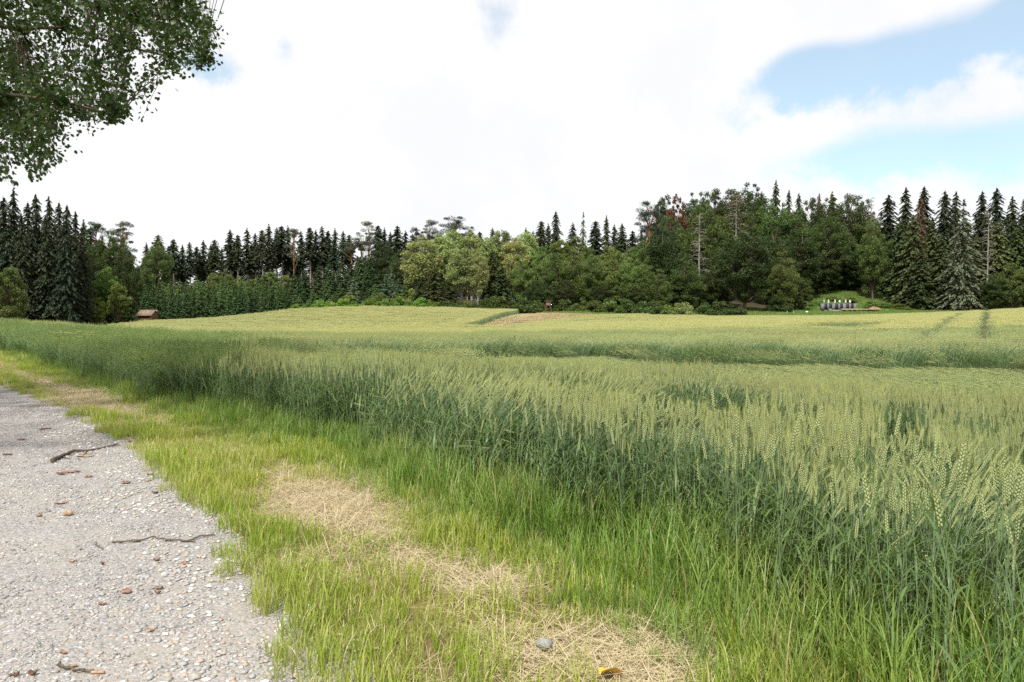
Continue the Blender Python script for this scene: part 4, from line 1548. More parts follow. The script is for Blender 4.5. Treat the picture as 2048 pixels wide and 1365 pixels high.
# --- aspens and bright centre trees
stand('aspen', [(846, 474, 84, 140), (884, 468, 78, 146), (905, 462, 66, 152), (942, 464, 70, 152), (975, 474, 66, 150), (1002, 462, 66, 154), (1030, 476, 66, 150), (1052, 462, 64, 155)],
      AS, 'pale silvery aspen crown in the bright centre of the wood', 'pale aspens', 146, 3)
plant('aspen', 922, 498, 70, 131, AS, 'pale aspen with white stem standing out before the dark spruces')
plant('aspen', 956, 504, 44, 130, AS, 'narrow pale aspen right beside the one with white stem')
stand('spruce', [(868, 540, 56, 130), (985, 500, 60, 134), (1004, 530, 54, 131), (1060, 520, 50, 138), (970, 545, 44, 131), (900, 560, 50, 132), (842, 560, 40, 131)], SP,
      'dark spruce filling the gap between the aspen stems', 'dark spruces between the aspens', 132, 2)
stand('beech', [(1042, 508, 54, 132), (1080, 500, 56, 134), (1110, 506, 66, 132), (1145, 496, 84, 132), (1184, 508, 66, 131), (1222, 504, 70, 132), (1258, 512, 66, 131), (1292, 524, 60, 131), (1318, 536, 50, 131)],
      BG, 'leafy green tree in the front row behind the dark hedge', 'front row behind the dark hedge', 132, 3)
stand('young', [(1085, 486, 70, 148), (1120, 478, 80, 150), (1148, 472, 84, 150), (1218, 486, 66, 150), (1262, 494, 60, 148), (1182, 494, 60, 146), (1240, 500, 60, 144)], BG,
      'bright rounded crown above the front row of green trees', 'bright crowns behind the front row', 148, 4)
stand('oak', [(1070, 560, 50, 128), (1130, 560, 54, 128), (1200, 566, 50, 128), (1270, 566, 50, 128)], BD, 'shaded low tree behind the dark hedge', 'shaded low trees behind the hedge', 129, 2)
stand('shrub', [(890, 596, 50, 126), (930, 598, 48, 126), (965, 592, 44, 126), (998, 588, 60, 126), (1040, 585, 76, 125), (1070, 596, 50, 125), (915, 604, 40, 125), (1130, 596, 50, 124), (1160, 594, 54, 124),
                (1190, 596, 50, 124), (1222, 592, 56, 124), (1252, 596, 50, 124), (1284, 594, 52, 124), (1310, 598, 46, 124), (1410, 600, 44, 124), (1440, 598, 50, 124), (1470, 600, 46, 124)], BM,
      'dark green bush in the hedge at the foot of the wood', 'dark hedge bushes', 125, 1)
plant('shrub', 1366, 600, 50, 122, AS, 'pale flowering bush in the gap at the foot of the wood')
plant('shrub', 1340, 606, 40, 122, BG, 'small green bush beside the pale flowering bush')

# --- big mixed dome on the right
stand('oak', [(1328, 392, 90, 178), (1392, 384, 90, 182), (1424, 376, 92, 186), (1458, 376, 96, 186), (1496, 366, 100, 186), (1700, 386, 92, 184), (1724, 400, 70, 182), (1655, 396, 80, 184), (1618, 394, 70, 186)],
      BD, 'dark broadleaf crown on the skyline of the wooded dome', 'skyline crowns of the wooded dome', 184, 6)
stand('oak', [(1400, 408, 100, 166), (1545, 398, 100, 172), (1438, 430, 90, 166), (1590, 420, 90, 170), (1650, 424, 90, 170), (1510, 420, 90, 172), (1340, 432, 80, 164)], BM,
      'leafy crown below the skyline of the wooded dome', 'upper crowns of the wooded dome', 170, 5)
stand('beech', [(1326, 436, 80, 150), (1365, 500, 90, 146), (1440, 478, 80, 154), (1545, 450, 84, 158), (1600, 452, 90, 166), (1650, 460, 90, 172), (1700, 470, 90, 174), (1410, 540, 70, 146), (1580, 500, 80, 164), (1630, 500, 80, 172), (1690, 510, 80, 174)],
      BD, 'dark leafy tree on the flank of the wooded dome', 'flank trees of the wooded dome', 158, 4)
plant('oak', 1490, 455, 118, 143, BD, 'large rounded dark tree in front of the wooded dome')
plant('beech', 1565, 500, 70, 148, BM, 'narrow grey-green tree right of the large rounded dark one')
plant('young', 1595, 560, 66, 150, BM, 'round bush-like tree at the left end of the grassy bank')
plant('shrub', 1560, 590, 60, 143, BD, 'dark bush under the large rounded tree')
plant('oak', 1744, 438, 74, 162, BG, 'bright grey-green maple standing before the dark wood')
plant('pine', 1300, 402, 60, 160, PN, 'wispy light-barked pine at the left edge of the wooded dome', var=4)
plant('oak', 1284, 482, 60, 150, BG, 'light green tree under the wispy pine')
plant('young', 1352, 388, 44, 176, RD, 'small reddish crown on the skyline beside the wispy pine')
plant('spruce', 1548, 361, 46, 190, DK, 'single dark spruce tip highest over the wooded dome')
stand('spruce', [(1574, 377, 36), (1594, 384, 36), (1520, 384, 34)], DK, 'smaller spruce tip beside the highest one over the dome', 'spruce tips over the dome', 190, 4)
plant('spruce', 1634, 384, 34, 188, BR, 'reddish withered spruce tip on the skyline of the dome')
plant('tallspruce', 1660, 384, 40, 190, SP, 'grey ragged spruce right of the reddish tip')
plant('dead', 1470, 388, 70, 168, BR, 'large withered brown tree with bare twigs in the wooded dome', var=1)
plant('dead', 1397, 425, 50, 152, BR, 'dead bare trunk with short twigs in front of green crowns', var=0)
plant('dead', 1738, 392, 34, 176, BR, 'bare dead tip between dome and dark spruces', var=0)
plant('beech', 1370, 520, 76, 138, BM, 'young beech on a clear pale stem above the gap in the hedge')

# --- dark spruces on the right
stand('spruce', [(1772, 388, 70, 172), (1806, 376, 66, 172), (1842, 371, 70, 172), (1884, 380, 62, 172), (1906, 384, 60, 174), (1958, 380, 62, 172), (1986, 374, 64, 170), (2018, 394, 64, 170), (2046, 388, 66, 170), (2076, 384, 70, 168), (2110, 390, 70, 168)],
      DK, 'dark spruce on the skyline right of the grassy bank', 'skyline spruces right of the bank', 172, 4)
stand('spruce', [(1796, 440, 66, 160), (1822, 428, 70, 156), (1860, 436, 66, 158), (1880, 470, 60, 154), (1990, 440, 70, 152), (2030, 450, 70, 152), (2072, 440, 76, 150), (1950, 470, 64, 154), (2110, 450, 76, 150), (1840, 500, 60, 153)],
      SP, 'green spruce in the front row right of the grassy bank', 'front spruces right of the bank', 155, 3)
plant('spruce', 1836, 392, 46, 166, BR, 'spruce with brownish top beside the bank')
plant('silver', 1922, 398, 104, 148, SV, 'large silvery grey spruce with drooping branches')
plant('dead', 1972, 420, 40, 150, BR, 'bare pale trunk beside the silvery spruce', var=0)
plant('young', 2024, 520, 60, 144, BG, 'bright leafy tree under the spruces beyond the tramline')
plant('young', 2066, 530, 60, 142, BM, 'leafy tree beside the bright one under the spruces')
plant('beech', 1986, 545, 56, 145, BD, 'dark low leafy tree right of the silvery spruce')
plant('shrub', 1735, 604, 40, 149, BG, 'yellow-green bush on the bank behind the numbered bays')
stand('shrub', [(1745, 600, 34, 156), (1770, 604, 36, 154), (1800, 606, 40, 152), (1640, 598, 34, 158), (1700, 592, 30, 160), (1665, 590, 30, 162), (1780, 594, 34, 160), (1615, 600, 30, 156)], BG,
      'low green bush growing on the grassy bank', 'bushes on the grassy bank', 156, 2)


# ------------------------------------------------------------------ hut, raised hide, numbered bays
def part(name, parent, mat, fn):
    mb = MB()
    fn(mb)
    return link(name, mb.build(name, mat), parent)


def hut():
    Y = 123.5
    x = XY(297, Y)
    z = gz(x, Y)
    h = empty('wooden_hut', (x, Y, z), R(-14))
    h.scale = (1.12, 1.12, 1.12)
    tag(h, 'small brown wooden hut with a pitched board roof at the wood edge', 'hut')
    L, D, H, HR = 2.5, 1.5, 1.15, 1.85
    wl = part('wall', h, M['hutdark'], lambda m: m.box((0, 0, .55), (L - .1, D - .1, 1.1)))
    for k in range(5):
        part('plank', wl, M['hutwood'], lambda m, k=k: m.box((0, -D / 2 + .02 - .004 * (k % 2), .1 + k * .17 + (.1 if k > 2 else 0)), (L - .05, .04, .145)))
    for k in range(6):
        xx = -D / 2 + .13 + k * .25
        top = H + (HR - H) * (1 - abs(xx) / (D / 2)) - .06
        part('plank', wl, M['hutgable'], lambda m, xx=xx, top=top: m.box((L / 2, xx, top / 2), (.04, .235, top)))
    for sx_ in (-1, 1):
        part('post', h, M['hutwood'], lambda m, s=sx_: m.box((s * (L / 2 - .04), -D / 2 - .05, H / 2), (.11, .11, H)))
    rf = empty('roof_pivot', (0, 0, 0))
    bpy.data.objects.remove(rf)
    sl = math.atan2(HR - H, D / 2)
    ln = (D / 2 + .28) / math.cos(sl)
    for s in (-1, 1):
        r = part('roof', h, M['roofing'], lambda m: m.box((0, 0, 0), (L + .5, ln, .05)))
        r.location = (0, s * (ln / 2) * math.cos(sl), HR - (ln / 2) * math.sin(sl) + .03)
        r.rotation_euler = (-s * sl, 0, 0)
    part('ridge_board', h, M['hutwood'], lambda m: m.box((0, 0, HR + .06), (L + .5, .14, .05)))
    g = part('gable_board', h, M['white'], lambda m: m.box((L / 2 + .26, .18, HR - .12), (.03, .3, .12)))


hut()


def hide():
    Y = 123
    x = XY(1096, Y)
    z = gz(x, Y)
    h = empty('hunting_hide', (x, Y, z - .05), R(8))
    tag(h, 'small reddish raised hunting hide on legs in the hedge gap', 'hide')
    for a in (-.42, .42):
        for b in (-.4, .4):
            part('leg', h, M['hutwood'], lambda m, a=a, b=b: m.tube(np.array([(a * 1.25, b * 1.25, 0), (a, b, 1.35)]), .05, 6))
    bx = part('cabin', h, M['hutdark'], lambda m: m.box((0, 0, 1.72), (.88, .84, .7)))
    for k in range(4):
        part('plank', bx, M['redwood'], lambda m, k=k: m.box((0, -.45, 1.42 + k * .125), (.96, .03, .11)))
    part('roof', h, M['redwood'], lambda m: m.box((0, 0, 2.16), (1.15, 1.1, .06)))
    part('brace', h, M['hutwood'], lambda m: m.tube(np.array([(-.5, -.48, .3), (.45, -.46, 1.2)]), .03, 5))


hide()


def digit_mesh(ch):
    cu = bpy.data.curves.new('digit_' + ch, 'FONT')
    cu.body = ch
    cu.size = .82
    cu.extrude = .02
    cu.offset = .02
    cu.align_x = 'CENTER'
    o = bpy.data.objects.new('digit_tmp', cu)
    COL.objects.link(o)
    bpy.context.view_layer.update()
    me = bpy.data.meshes.new_from_object(o.evaluated_get(bpy.context.evaluated_depsgraph_get()))
    bpy.data.objects.remove(o)
    me.name = 'digit_' + ch
    me.materials.clear()
    me.materials.append(M['white'])
    return me


def bays():
    Y = 147.0
    z = gz(XY(1675, Y), Y)
    zt = lambda py: at_depth(1675, py, Y)[2]
    zb = zt(619.5)
    ztop = zt(607.6)
    H = ztop - zb
    s = Y / F_PX
    X = lambda zx: (1630 + zx / 22.76 - CX) * s          # zoomed column -> metres
    root = empty('target_bays', (X(1040), Y, zb))
    tag(root, 'row of six dark numbered target bays between pale concrete pillars', 'target wall')
    x0 = X(1040)
    for a, b in ((250, 390), (535, 600), (755, 870), (1035, 1100), (1245, 1375), (1525, 1590), (1735, 1840)):
        part('pillar', root, M['concrete'], lambda m, a=a, b=b: m.box((X((a + b) / 2) - x0, 0, H / 2 - .15), (X(b) - X(a), .5, H + .3)))
    for a, b in ((390, 535), (600, 755), (870, 1035), (1100, 1245), (1375, 1525), (1590, 1735)):
        part('panel', root, M['darkpanel'], lambda m, a=a, b=b: m.box((X((a + b) / 2) - x0, .12, H * .46), (X(b) - X(a), .3, H * .94)))
    part('base_wall', root, M['stonestep'], lambda m: m.box((0, .1, -.55), (X(1840) - X(250), .55, .7)))
    for k, zx in enumerate((400, 603, 893, 1105, 1380, 1582)):
        r = empty('number_sign', (X(zx), Y + .1, ztop - .02))
        tag(r, 'white numeral %s on a thin stake above its dark target bay' % ('one', 'two', 'three', 'four', 'five', 'six')[k], 'number sign')
        part('stake', r, M['concrete'], lambda m: m.box((0, .06, .16), (.06, .06, .42)))
        d = link('numeral', digit_mesh(str(k + 1)), r)
        d.rotation_euler = (math.pi / 2, 0, 0)
        d.location = (0, 0, .26)
    # stone steps below the bays
    st = empty('stone_steps', (X(850), Y - 1.2, zt(628.2)))
    tag(st, 'reddish stone steps leading down from the numbered bays', 'steps')
    zs = [zt(v) - zt(628.2) for v in (628.2, 625.4, 622.6, 619.9)]
    for k in range(3):
        wd = (X(1150 - (2 - k) * 110) - X(590))
        part('step', st, M['stonestep'], lambda m, k=k, wd=wd: m.box((X(590) - X(850) + wd / 2, k * .38, (zs[k] + zs[k + 1]) / 2 - .25), (wd, .4, zs[k + 1] - zs[k] + .5)))
        part('tread', st, M['concrete'], lambda m, k=k, wd=wd: m.box((X(590) - X(850) + wd / 2, k * .38 - .03, zs[k + 1] + .02), (wd, .42, .05)))
    part('side_wall', st, M['concrete'], lambda m: m.box((X(570) - X(850), .3, (zs[3]) / 2), (.22, 1.2, zs[3] + .5)))
    pl = empty('timber_edging', (XY(1720, Y - .5), Y - .5, zt(619.6)))
    tag(pl, 'long sandy timber edging right of the stone steps', 'timber')
    part('beam', pl, M['plank'], lambda m: m.box(((XY(1710, Y - .5) - XY(1720, Y - .5)), 0, .05), (57 * s, .22, .2)))
    part('end_post', pl, M['hutwood'], lambda m: m.box(((XY(1681, Y - .5) - XY(1720, Y - .5)), -.02, .0), (.16, .3, .4)))
    # heap of earth
    mb = MB()
    rng = np.random.RandomState(5)
    n, m_ = 14, 9
    V = []
    for i in range(n):
        for j in range(m_):
            u, v = i / (n - 1) * 2 - 1, j / (m_ - 1) * 2 - 1
            V.append((u * 1.3, v * .8, max(0, (1 - u * u) * (1 - v * v)) ** .7 * (.55 + .2 * rng.rand()) - .05))
    ii = (np.arange(n - 1)[:, None] * m_ + np.arange(m_ - 1)[None]).ravel()
    mb.add(np.array(V), np.stack([ii, ii + m_, ii + m_ + 1, ii + 1], -1))
    o = link('earth_heap', mb.build('earth_heap', M['earth'], True), None, (XY(1748, Y), Y, zt(619.4)))
    tag(o, 'low heap of reddish earth at the end of the timber edging', 'earth heap')
    # white box and marker stakes on the meadow
    p = XY(1613, 138)
    b = empty('white_box', (p, 138, gz(p, 138)))
    tag(b, 'small white box standing in the meadow left of the bays', 'box')
    part('body', b, M['white'], lambda m: m.box((0, 0, .3), (.36, .3, .34)))
    part('foot', b, M['hutwood'], lambda m: m.box((0, 0, .08), (.1, .1, .2)))
    for px in (1574, 1587):
        q = XY(px, 134)
        k = empty('marker_stake', (q, 134, gz(q, 134)))
        tag(k, 'thin pale marker stake in the meadow beside the crop', 'stake', 'marker stakes in the meadow')
        part('post', k, M['plank'], lambda m: m.box((0, 0, .28), (.08, .08, .56)))
        part('cap', k, M['white'], lambda m: m.box((0, 0, .6), (.1, .1, .08)))
    # grey trough in the mown strip
    t = at_depth(1035, 648, 88)
    zg = gz(t[0], 88)
    g = empty('grey_trough', (t[0], 88, zg), R(6))
    tag(g, 'low grey trough lying in the mown strip', 'trough')
    part('body', g, M['greystone'], lambda m: m.box((0, 0, .22), (.95, .45, .34)))
    part('rim', g, M['concrete'], lambda m: m.box((0, 0, .41), (1.02, .5, .05)))


bays()


# ------------------------------------------------------------------ what lies on path and verge
def path_z(x, y):
    l, r_ = e1(y) - 4.6 - .25 * max(0, y - 8), e1(y) + .26
    t = min(1, max(0, (x - l) / (r_ - l)))
    return gz(x, y) + .012 - ((t - .5) ** 2) * .06 + (float(vnoise(np.array([x]), np.array([y]), .9, 9)[0]) - .5) * .02


def gp(px, py, dz=0.0):
    p = on_ground(px, py, .012)
    return np.array([p[0], p[1], path_z(p[0], p[1]) + dz])


def stick(name, pix, r0, r1, label, side=(), mat='twig', end=None):
    pts = np.array([gp(*q) for q in pix])
    rr = np.linspace(r0, r1, len(pts))
    pts[:, 2] += rr + np.random.RandomState(len(pix)).rand(len(pts)) * .012
    base = pts[0].copy()
    base[2] = gz(*base[:2])
    root = empty(name, tuple(base))
    tag(root, label, 'twig')
    # refine with a little crookedness
    t = np.linspace(0, len(pts) - 1, len(pts) * 4)
    P = np.c_[[np.interp(t, range(len(pts)), pts[:, k]) for k in range(3)]].T
    P[:, :2] += np.random.RandomState(3).randn(len(P), 2) * .006
    P[:, 2] = np.maximum(P[:, 2], np.interp(t, range(len(pts)), pts[:, 2]))
    part('stem', root, M[mat], lambda m: m.tube(P - base, np.interp(t, range(len(pts)), rr), 6))
    for sd in side:
        q = np.array([gp(*s_) for s_ in sd])
        q[:, 2] += .012
        part('side_twig', root, M[mat], lambda m, q=q: m.tube(q - base, np.linspace(r1 * 1.2, r1 * .5, len(q)), 5))
    if end:
        q = np.array([gp(*s_) for s_ in end])
        q[:, 2] += .008
        part('stripped_end', root, M['twigpale'], lambda m: m.tube(q - base, [r1 * 1.4, r1 * 1.2], 6))
    return root


stick('fallen_branch', [(102, 927), (125, 914), (148, 904), (175, 902), (200, 897), (236, 888)], .022, .007, 'crooked dark fallen branch lying at the edge of the path',
      [[(148, 904), (135, 908), (112, 917)], [(175, 902), (165, 914)], [(125, 914), (140, 920)], [(200, 897), (215, 893), (240, 891)]])
stick('thin_twig', [(222, 1085), (255, 1087), (280, 1083), (305, 1077), (328, 1079)], .006, .004, 'thin pale twig with a bow lying flat on the gravel', [[(280, 1083), (262, 1082)]])
stick('mossy_twig', [(328, 1081), (350, 1084), (378, 1083), (400, 1075), (428, 1070)], .007, .006, 'thin greenish twig running into the grass edge', [[(378, 1083), (392, 1086)]])
stick('short_twig', [(115, 1331), (135, 1341), (160, 1345), (184, 1347)], .006, .005, 'short black twig with a pale stripped end on the gravel', (), 'twig', [(183, 1347), (209, 1347)])
stick('tiny_twig', [(190, 1088), (205, 1100)], .004, .003, 'tiny straight dark twig beside the bowed one', [[(197, 1094), (203, 1092)]])


def flake(name, px, py, wpx, mat, label, seed, group=None, cat='bark chip'):
    """curled irregular bark chip, two curved layers thick"""
    rng = np.random.RandomState(seed)
    p = gp(px, py)
    L = wpx * p[1] / F_PX / 2
    W = L * (.3 + .25 * rng.rand())
    n = 9
    mb = MB()
    V = []
    for lay in (0, 1):
        for i in range(n):
            u = i / (n - 1) * 2 - 1
            ww = W * (1 - abs(u) ** 2.2) ** .5 * (.8 + .4 * rng.rand()) + .002
            for v in (-1, 0, 1):
                zz = .004 + .010 * (abs(v)) * rng.rand() + .010 * u * u * (seed % 3) / 2 + (0 if lay else .006)
                V.append((u * L, v * ww + .1 * L * math.sin(u * 2 + seed), zz))
    F = []
    for lay in (0, 1):
        o = lay * n * 3
        for i in range(n - 1):
            for j in (0, 1):
                a = o + i * 3 + j
                F.append((a, a + 3, a + 4, a + 1) if lay == 0 else (a, a + 1, a + 4, a + 3))
    for i in range(n - 1):
        for j in (0, 2):
            a, b = i * 3 + j, n * 3 + i * 3 + j
            F.append((a, b, b + 3, a + 3) if j == 0 else (a, a + 3, b + 3, b))
    mb.add(np.array(V), np.array(F))
    o = link(name, mb.build(name, M[mat], True), None, tuple(p))
    o.rotation_euler = (0, 0, (rng.rand() - .5) * .9)
    tag(o, label, cat, group)


LB = 'small curled reddish bark chip lying on the gravel'
for k, (px, py, wd, mt, lb) in enumerate([
        (142, 946, 34, 'chip', 'broad brown bark chip just below the fallen branch'), (122, 950, 20, 'chipdark', 'dark splinter of bark touching the broad brown chip'),
        (177, 955, 16, 'chip', 'small bark chip right of the broad brown one'), (122, 1008, 24, 'chiptan', 'tan curled bark chip alone on the open gravel'),
        (252, 967, 18, 'chip', None), (252, 1185, 24, 'chip', 'flat orange-red bark chip below the bowed twig'), (318, 1177, 16, 'chip', None), (316, 1187, 12, 'chipdark', None),
        (127, 1306, 18, 'chip', 'bright brick-red chip above the short black twig'), (145, 1124, 14, 'chiptan', None), (313, 1122, 12, 'chip', None), (368, 1128, 18, 'chip', None),
        (78, 1033, 14, 'chip', None), (300, 950, 14, 'chip', None), (170, 912, 40, 'chiptan', 'long pale strip of bark beside the fallen branch'), (30, 1352, 16, 'chipdark', None),
        (65, 1350, 16, 'chipdark', None), (296, 962, 14, 'chiptan', None), (205, 1210, 14, 'chip', None), (310, 985, 12, 'chipdark', None), (146, 1334, 16, 'chiptan', 'tan chip touching the short black twig'),
        (300, 1262, 12, 'chiptan', None), (42, 880, 20, 'chip', None), (90, 858, 22, 'chipdark', None), (15, 910, 18, 'chipdark', None), (205, 1130, 10, 'chipdark', None)]):
    flake('bark_chip', px, py, wd, mt, lb or LB, 40 + k, None if lb else 'bark chips on the gravel')


def lump(name, px, py, wpx, mat, label, cat, seed, flat=.6, spikes=0.0, dz=0.0):
    rng = np.random.RandomState(seed)
    p = gp(px, py)
    r = wpx * p[1] / F_PX / 2
    V, F = [], []
    n, m_ = 9, 12
    for i in range(n + 1):
        th = math.pi * i / n
        for j in range(m_):
            ph = 2 * math.pi * j / m_
            k = r * (.85 + .3 * rng.rand()) * (1 + spikes * ((i + j) % 2))
            V.append((k * math.sin(th) * math.cos(ph) * 1.15, k * math.sin(th) * math.sin(ph), (k * math.cos(th) + r * .8) * flat))
    for i in range(n):
        for j in range(m_):
            F.append((i * m_ + j, (i + 1) * m_ + j, (i + 1) * m_ + (j + 1) % m_, i * m_ + (j + 1) % m_))
    mb = MB()
    mb.add(np.array(V), np.array(F))
    o = link(name, mb.build(name, M[mat], spikes == 0), None, (p[0], p[1], p[2] + dz))
    tag(o, label, cat)


lump('pine_cone', 137, 1030, 13, 'chiptan', 'small round brown cone below the tan bark chip', 'cone', 71, .8, .25)
lump('grey_stone', 1088, 1300, 30, 'greystone', 'angular grey stone half sunk in the verge grass', 'stone', 72, .7, 0, .02)


def yellow_leaf():
    p = on_ground(1222, 1352, .03)
    z = gz(p[0], p[1]) + .045
    L = .055
    n = 11
    V, F = [], []
    for i in range(n):
        u = i / (n - 1)
        wv = .062 * math.sin(math.pi * min(1, u * .96 + .03)) ** .7 * (1 - .35 * u)
        for v in (-1, -.5, 0, .5, 1):
            V.append(((u - .5) * 2 * L, v * wv, .012 * v * v + .010 * math.sin(u * 5) + (0 if v else -.003)))
    for i in range(n - 1):
        for j in range(4):
            a = i * 5 + j
            F.append((a, a + 5, a + 6, a + 1))
    root = empty('yellow_leaf', (p[0], p[1], z), R(25))
    tag(root, 'single fallen yellow leaf lying on the dry verge', 'leaf')
    mb = MB()
    mb.add(np.array(V), np.array(F))
    o = link('blade', mb.build('blade', M['yleaf'], True), root)
    o.rotation_euler = (R(-24), R(4), 0)
    part('stalk', root, M['chiptan'], lambda m: m.tube(np.array([(-L, 0, .0), (-L - .02, .004, -.006), (-L - .045, .0, -.012)]), .0016, 5))


yellow_leaf()


# umbellifers at the left field edge
def umbels():
    rng = np.random.RandomState(77)
    for k, (px, py) in enumerate(((112, 662), (132, 665), (150, 662), (168, 668), (120, 676), (182, 664))):
        Y = 21.5 + rng.rand() * 1.5
        p = at_depth(px, py, Y)
        z0 = gz(p[0], Y)
        h = max(.5, p[2] - z0)
        r = empty('umbel_plant', (p[0], Y, z0), rng.rand() * 6.28)
        tag(r, 'weed with small cream flower heads standing above the far left wheat edge', 'plant', 'flowering weeds in the wheat')
        top = np.array([.03, .02, h * .8])
        part('stem', r, M['tgrass'], lambda m: m.tube(np.array([(0, 0, 0), top * .5, top]), [.006, .005, .003], 5))
        for j in range(5):
            a = j * 1.256
            e = np.array([math.cos(a) * .12, math.sin(a) * .12, h * (.9 + .1 * rng.rand())])

            def head(m, e=e):
                m.tube(np.array([top, (top + e) / 2 + np.array([0, 0, -.01]), e]), .002, 3)
                c = e + np.c_[rng.randn(26, 2) * .03, rng.rand(26) * .012]
                m.diamonds(c, unit(rng.randn(26, 3)) * .012, unit(rng.randn(26, 3)) * .012, 1)
            mb = MB()
            head(mb)
            link('flower_head', mb.build('flower_head', [M['tgrass'], M['seed']]), r)
        for j in range(4):
            mb = MB()
            a = rng.rand() * 6.28
            ribbon(mb, line(.28, .7, .9, 5, a, 1.5, (0, 0, h * (.2 + .15 * j))), .05, 0, rng.rand())
            link('leaf', mb.build('umbel_leaf', M['tgrass']), r)


umbels()


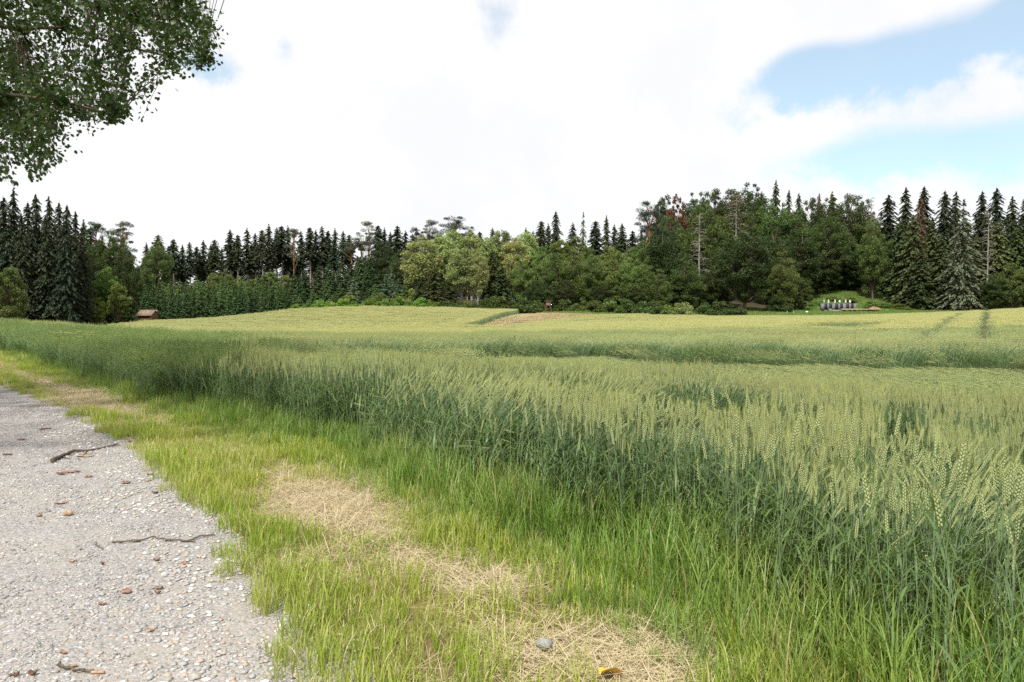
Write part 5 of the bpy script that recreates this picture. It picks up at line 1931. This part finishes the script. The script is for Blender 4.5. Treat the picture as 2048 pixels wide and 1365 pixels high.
# ------------------------------------------------------------------ tree on the near left whose boughs hang into the picture
def overhang():
    rng = np.random.RandomState(91)
    base = np.array([-13.2, 8.6, 0.0])
    base[2] = gz(base[0], base[1])
    root = empty('oak_tree', tuple(base))
    tag(root, 'large dark-leaved tree whose boughs hang in over the path', 'tree')
    tr = MB()
    zs = np.linspace(0, 13, 12)
    trunk = np.c_[np.sin(zs * .4) * .25, np.cos(zs * .3) * .2 - .2, zs]
    tr.tube(trunk, .42 * (1 - zs / 13 * .85) + .04 + .25 * np.exp(-zs * 2.2), 10)
    link('trunk', tr.build('oak_trunk', M['bark'], True), root)
    poly = np.array([(-40, -40), (436, -40), (440, 40), (458, 70), (472, 112), (448, 140), (408, 128), (380, 160), (330, 150), (322, 120), (275, 110), (268, 150), (305, 178), (288, 192), (262, 196), (290, 238),
                     (240, 225), (215, 262), (190, 250), (178, 268), (150, 255), (128, 282), (146, 300), (118, 318), (134, 342), (100, 332), (102, 374), (72, 358), (40, 340), (42, 372), (-40, 392)], float)
    ctr, rad = np.array([-12.2, 9.2, 8.6]), np.array([8.9, 8.2, 6.6])
    tips = []
    n_in = n_out = 0
    while n_in < 500 or n_out < 1400:
        d = unit(rng.randn(400, 3))
        p = ctr + d * (rng.rand(400, 1) ** .33) * rad
        lowest = 2.6
        px, py = project(p)
        infr = (px > -20) & (px < 2070) & (py > -20) & (p[:, 1] > 2)
        base_ok = (p[:, 2] > lowest) & (p[:, 1] > 1.5)
        a_ = p[infr & in_poly(px, py, poly) & base_ok & (p[:, 1] > 3.0)]
        b_ = p[~infr & base_ok]
        if n_in < 500:
            tips += list(a_)
            n_in += len(a_)
        if n_out < 1400:
            tips += list(b_)
            n_out += len(b_)
    tips = np.array(tips)
    # limbs: towards spread anchors in the crown
    anchors = tips[rng.choice(len(tips), 26, replace=False)]
    limb_pts = []
    br = MB()
    for a in anchors:
        h = np.clip(a[2] * .55 + 1.5, 2.5, 11.5)
        i = int(h / 13 * 11)
        s = base + trunk[i]
        t = np.linspace(0, 1, 12)[:, None]
        mid = s * .5 + a * .5 + np.array([0, 0, 1.4 + rng.rand()])
        c = (1 - t) ** 2 * s + 2 * t * (1 - t) * mid + t ** 2 * a
        c[1:-1] += rng.randn(10, 3) * .07
        br.tube(c - base, np.linspace(.085, .012, 12), 6, cap=False)
        limb_pts.append(c)
    LP = np.concatenate([c[3:] for c in limb_pts])
    lc, lu, ln_ = [], [], []
    for tp in tips:
        d2 = ((LP - tp) ** 2).sum(1)
        s = LP[np.argmin(d2 + (np.abs(LP[:, 2] - tp[2]) > 3) * 4)]
        dist = np.linalg.norm(tp - s)
        if dist > 3.2:
            s = tp + (s - tp) / dist * 3.2
        t = np.linspace(0, 1, 7)[:, None]
        mid = s * .45 + tp * .55 + np.array([0, 0, .12 * min(dist, 2.5)])
        c = (1 - t) ** 2 * s + 2 * t * (1 - t) * mid + t ** 2 * tp
        c[1:-1] += rng.randn(5, 3) * .03
        br.tube(c - base, np.linspace(.010, .0025, 7), 3, cap=False)
        # leafy last stretch
        m = 30
        f = 1 - rng.rand(m) ** 1.2 * min(1.0, 1.1 / max(dist, .3))
        k = f * 6
        i = np.minimum(k.astype(int), 5)
        p = c[i] + (c[i + 1] - c[i]) * (k - i)[:, None] + rng.randn(m, 3) * np.array([.085, .085, .06])
        ax = unit((tp - s)[None] * .6 + rng.randn(m, 3) * .8 + np.array([0, 0, -.35]))
        nr = unit(rng.randn(m, 3) * .6 + np.array([0, 0, .75]))
        lc.append(p), lu.append(ax), ln_.append(nr)
    link('branches', br.build('oak_branches', M['bark'], True), root)
    P, A, Nn = np.concatenate(lc), np.concatenate(lu), np.concatenate(ln_)
    # an outlined leaf: lobed, folded along the midrib
    shp = np.array([(0, 0), (.18, .16), (.30, .34), (.42, .22), (.58, .40), (.70, .22), (.84, .24), (1, 0)])
    n = len(shp)
    rib = np.c_[shp[:, 0], shp[:, 0] * 0]
    px, py = project(P)
    vis = (px > 0) & (px < 2048) & (py > 0) & (P[:, 1] > 2)
    S = .064 + .036 * rng.rand(len(P))
    Vv = unit(np.cross(Nn, A))
    W2 = np.cross(A, Vv)

    def leaf_geo(p, a, v, w_, s):
        L_ = [p + s * (a * q[0] + v * q[1] + w_ * abs(q[1]) * .25) for q in shp[1:-1]]
        R_ = [p + s * (a * q[0] - v * q[1] + w_ * abs(q[1]) * .25) for q in shp[1:-1]]
        return np.array([p] + L_ + [p + s * a] + R_)
    m = n - 2
    # vertices: 0 base, 1..m left, m+1 tip, m+2..2m+1 right
    FL = [(0, 1, m + 2, m + 2)]
    tri = [(0, m + 2, 1)]
    for q in range(m - 1):
        tri += [(1 + q, m + 2 + q, m + 3 + q), (1 + q, m + 3 + q, 2 + q)]
    tri += [(m, 2 * m + 1, m + 1)]
    tri = np.array(tri)
    # all leaves but the 300 that show largest
    size = np.where(vis, S / np.maximum(P[:, 1], .5), 0)
    # choose among the leaves at the fringe, seen against the sky
    order = np.argsort(-size)
    single = set(order[:300].tolist())
    rest = np.array([i for i in range(len(P)) if i not in single])
    nv = 2 * m + 2
    off = np.zeros((nv, 3))
    off[1:m + 1, 0], off[1:m + 1, 1] = shp[1:-1, 0], shp[1:-1, 1]
    off[m + 1] = (1, 0, 0)
    off[m + 2:, 0], off[m + 2:, 1] = shp[1:-1, 0], -shp[1:-1, 1]
    off[:, 2] = np.abs(off[:, 1]) * .25
    G = (P[rest] - base)[:, None] + S[rest][:, None, None] * (off[None, :, 0:1] * A[rest][:, None] + off[None, :, 1:2] * Vv[rest][:, None] + off[None, :, 2:3] * W2[rest][:, None])
    mb = MB()
    mb.add(G.reshape(-1, 3), (tri[None] + (np.arange(len(rest)) * nv)[:, None, None]).reshape(-1, 3), 0, np.repeat(rng.rand(len(rest)), nv))
    cr = link('crown', mb.build('oak_crown', M['oakleaf']), root)
    cr['kind'] = 'stuff'
    protos = []
    for k in range(4):
        q = MB()
        q.add(off, tri, 0, rng.rand())
        protos.append(q.build('oak_leaf_%d' % k, M['oakleaf']))
    for j, i in enumerate(order[:300]):
        o = link('leaf', protos[j % 4], root)
        mt = Matrix((A[i], Vv[i], W2[i])).transposed().to_4x4()
        o.matrix_local = Matrix.Translation(Vector(P[i] - base)) @ mt @ Matrix.Scale(float(S[i]), 4)


overhang()
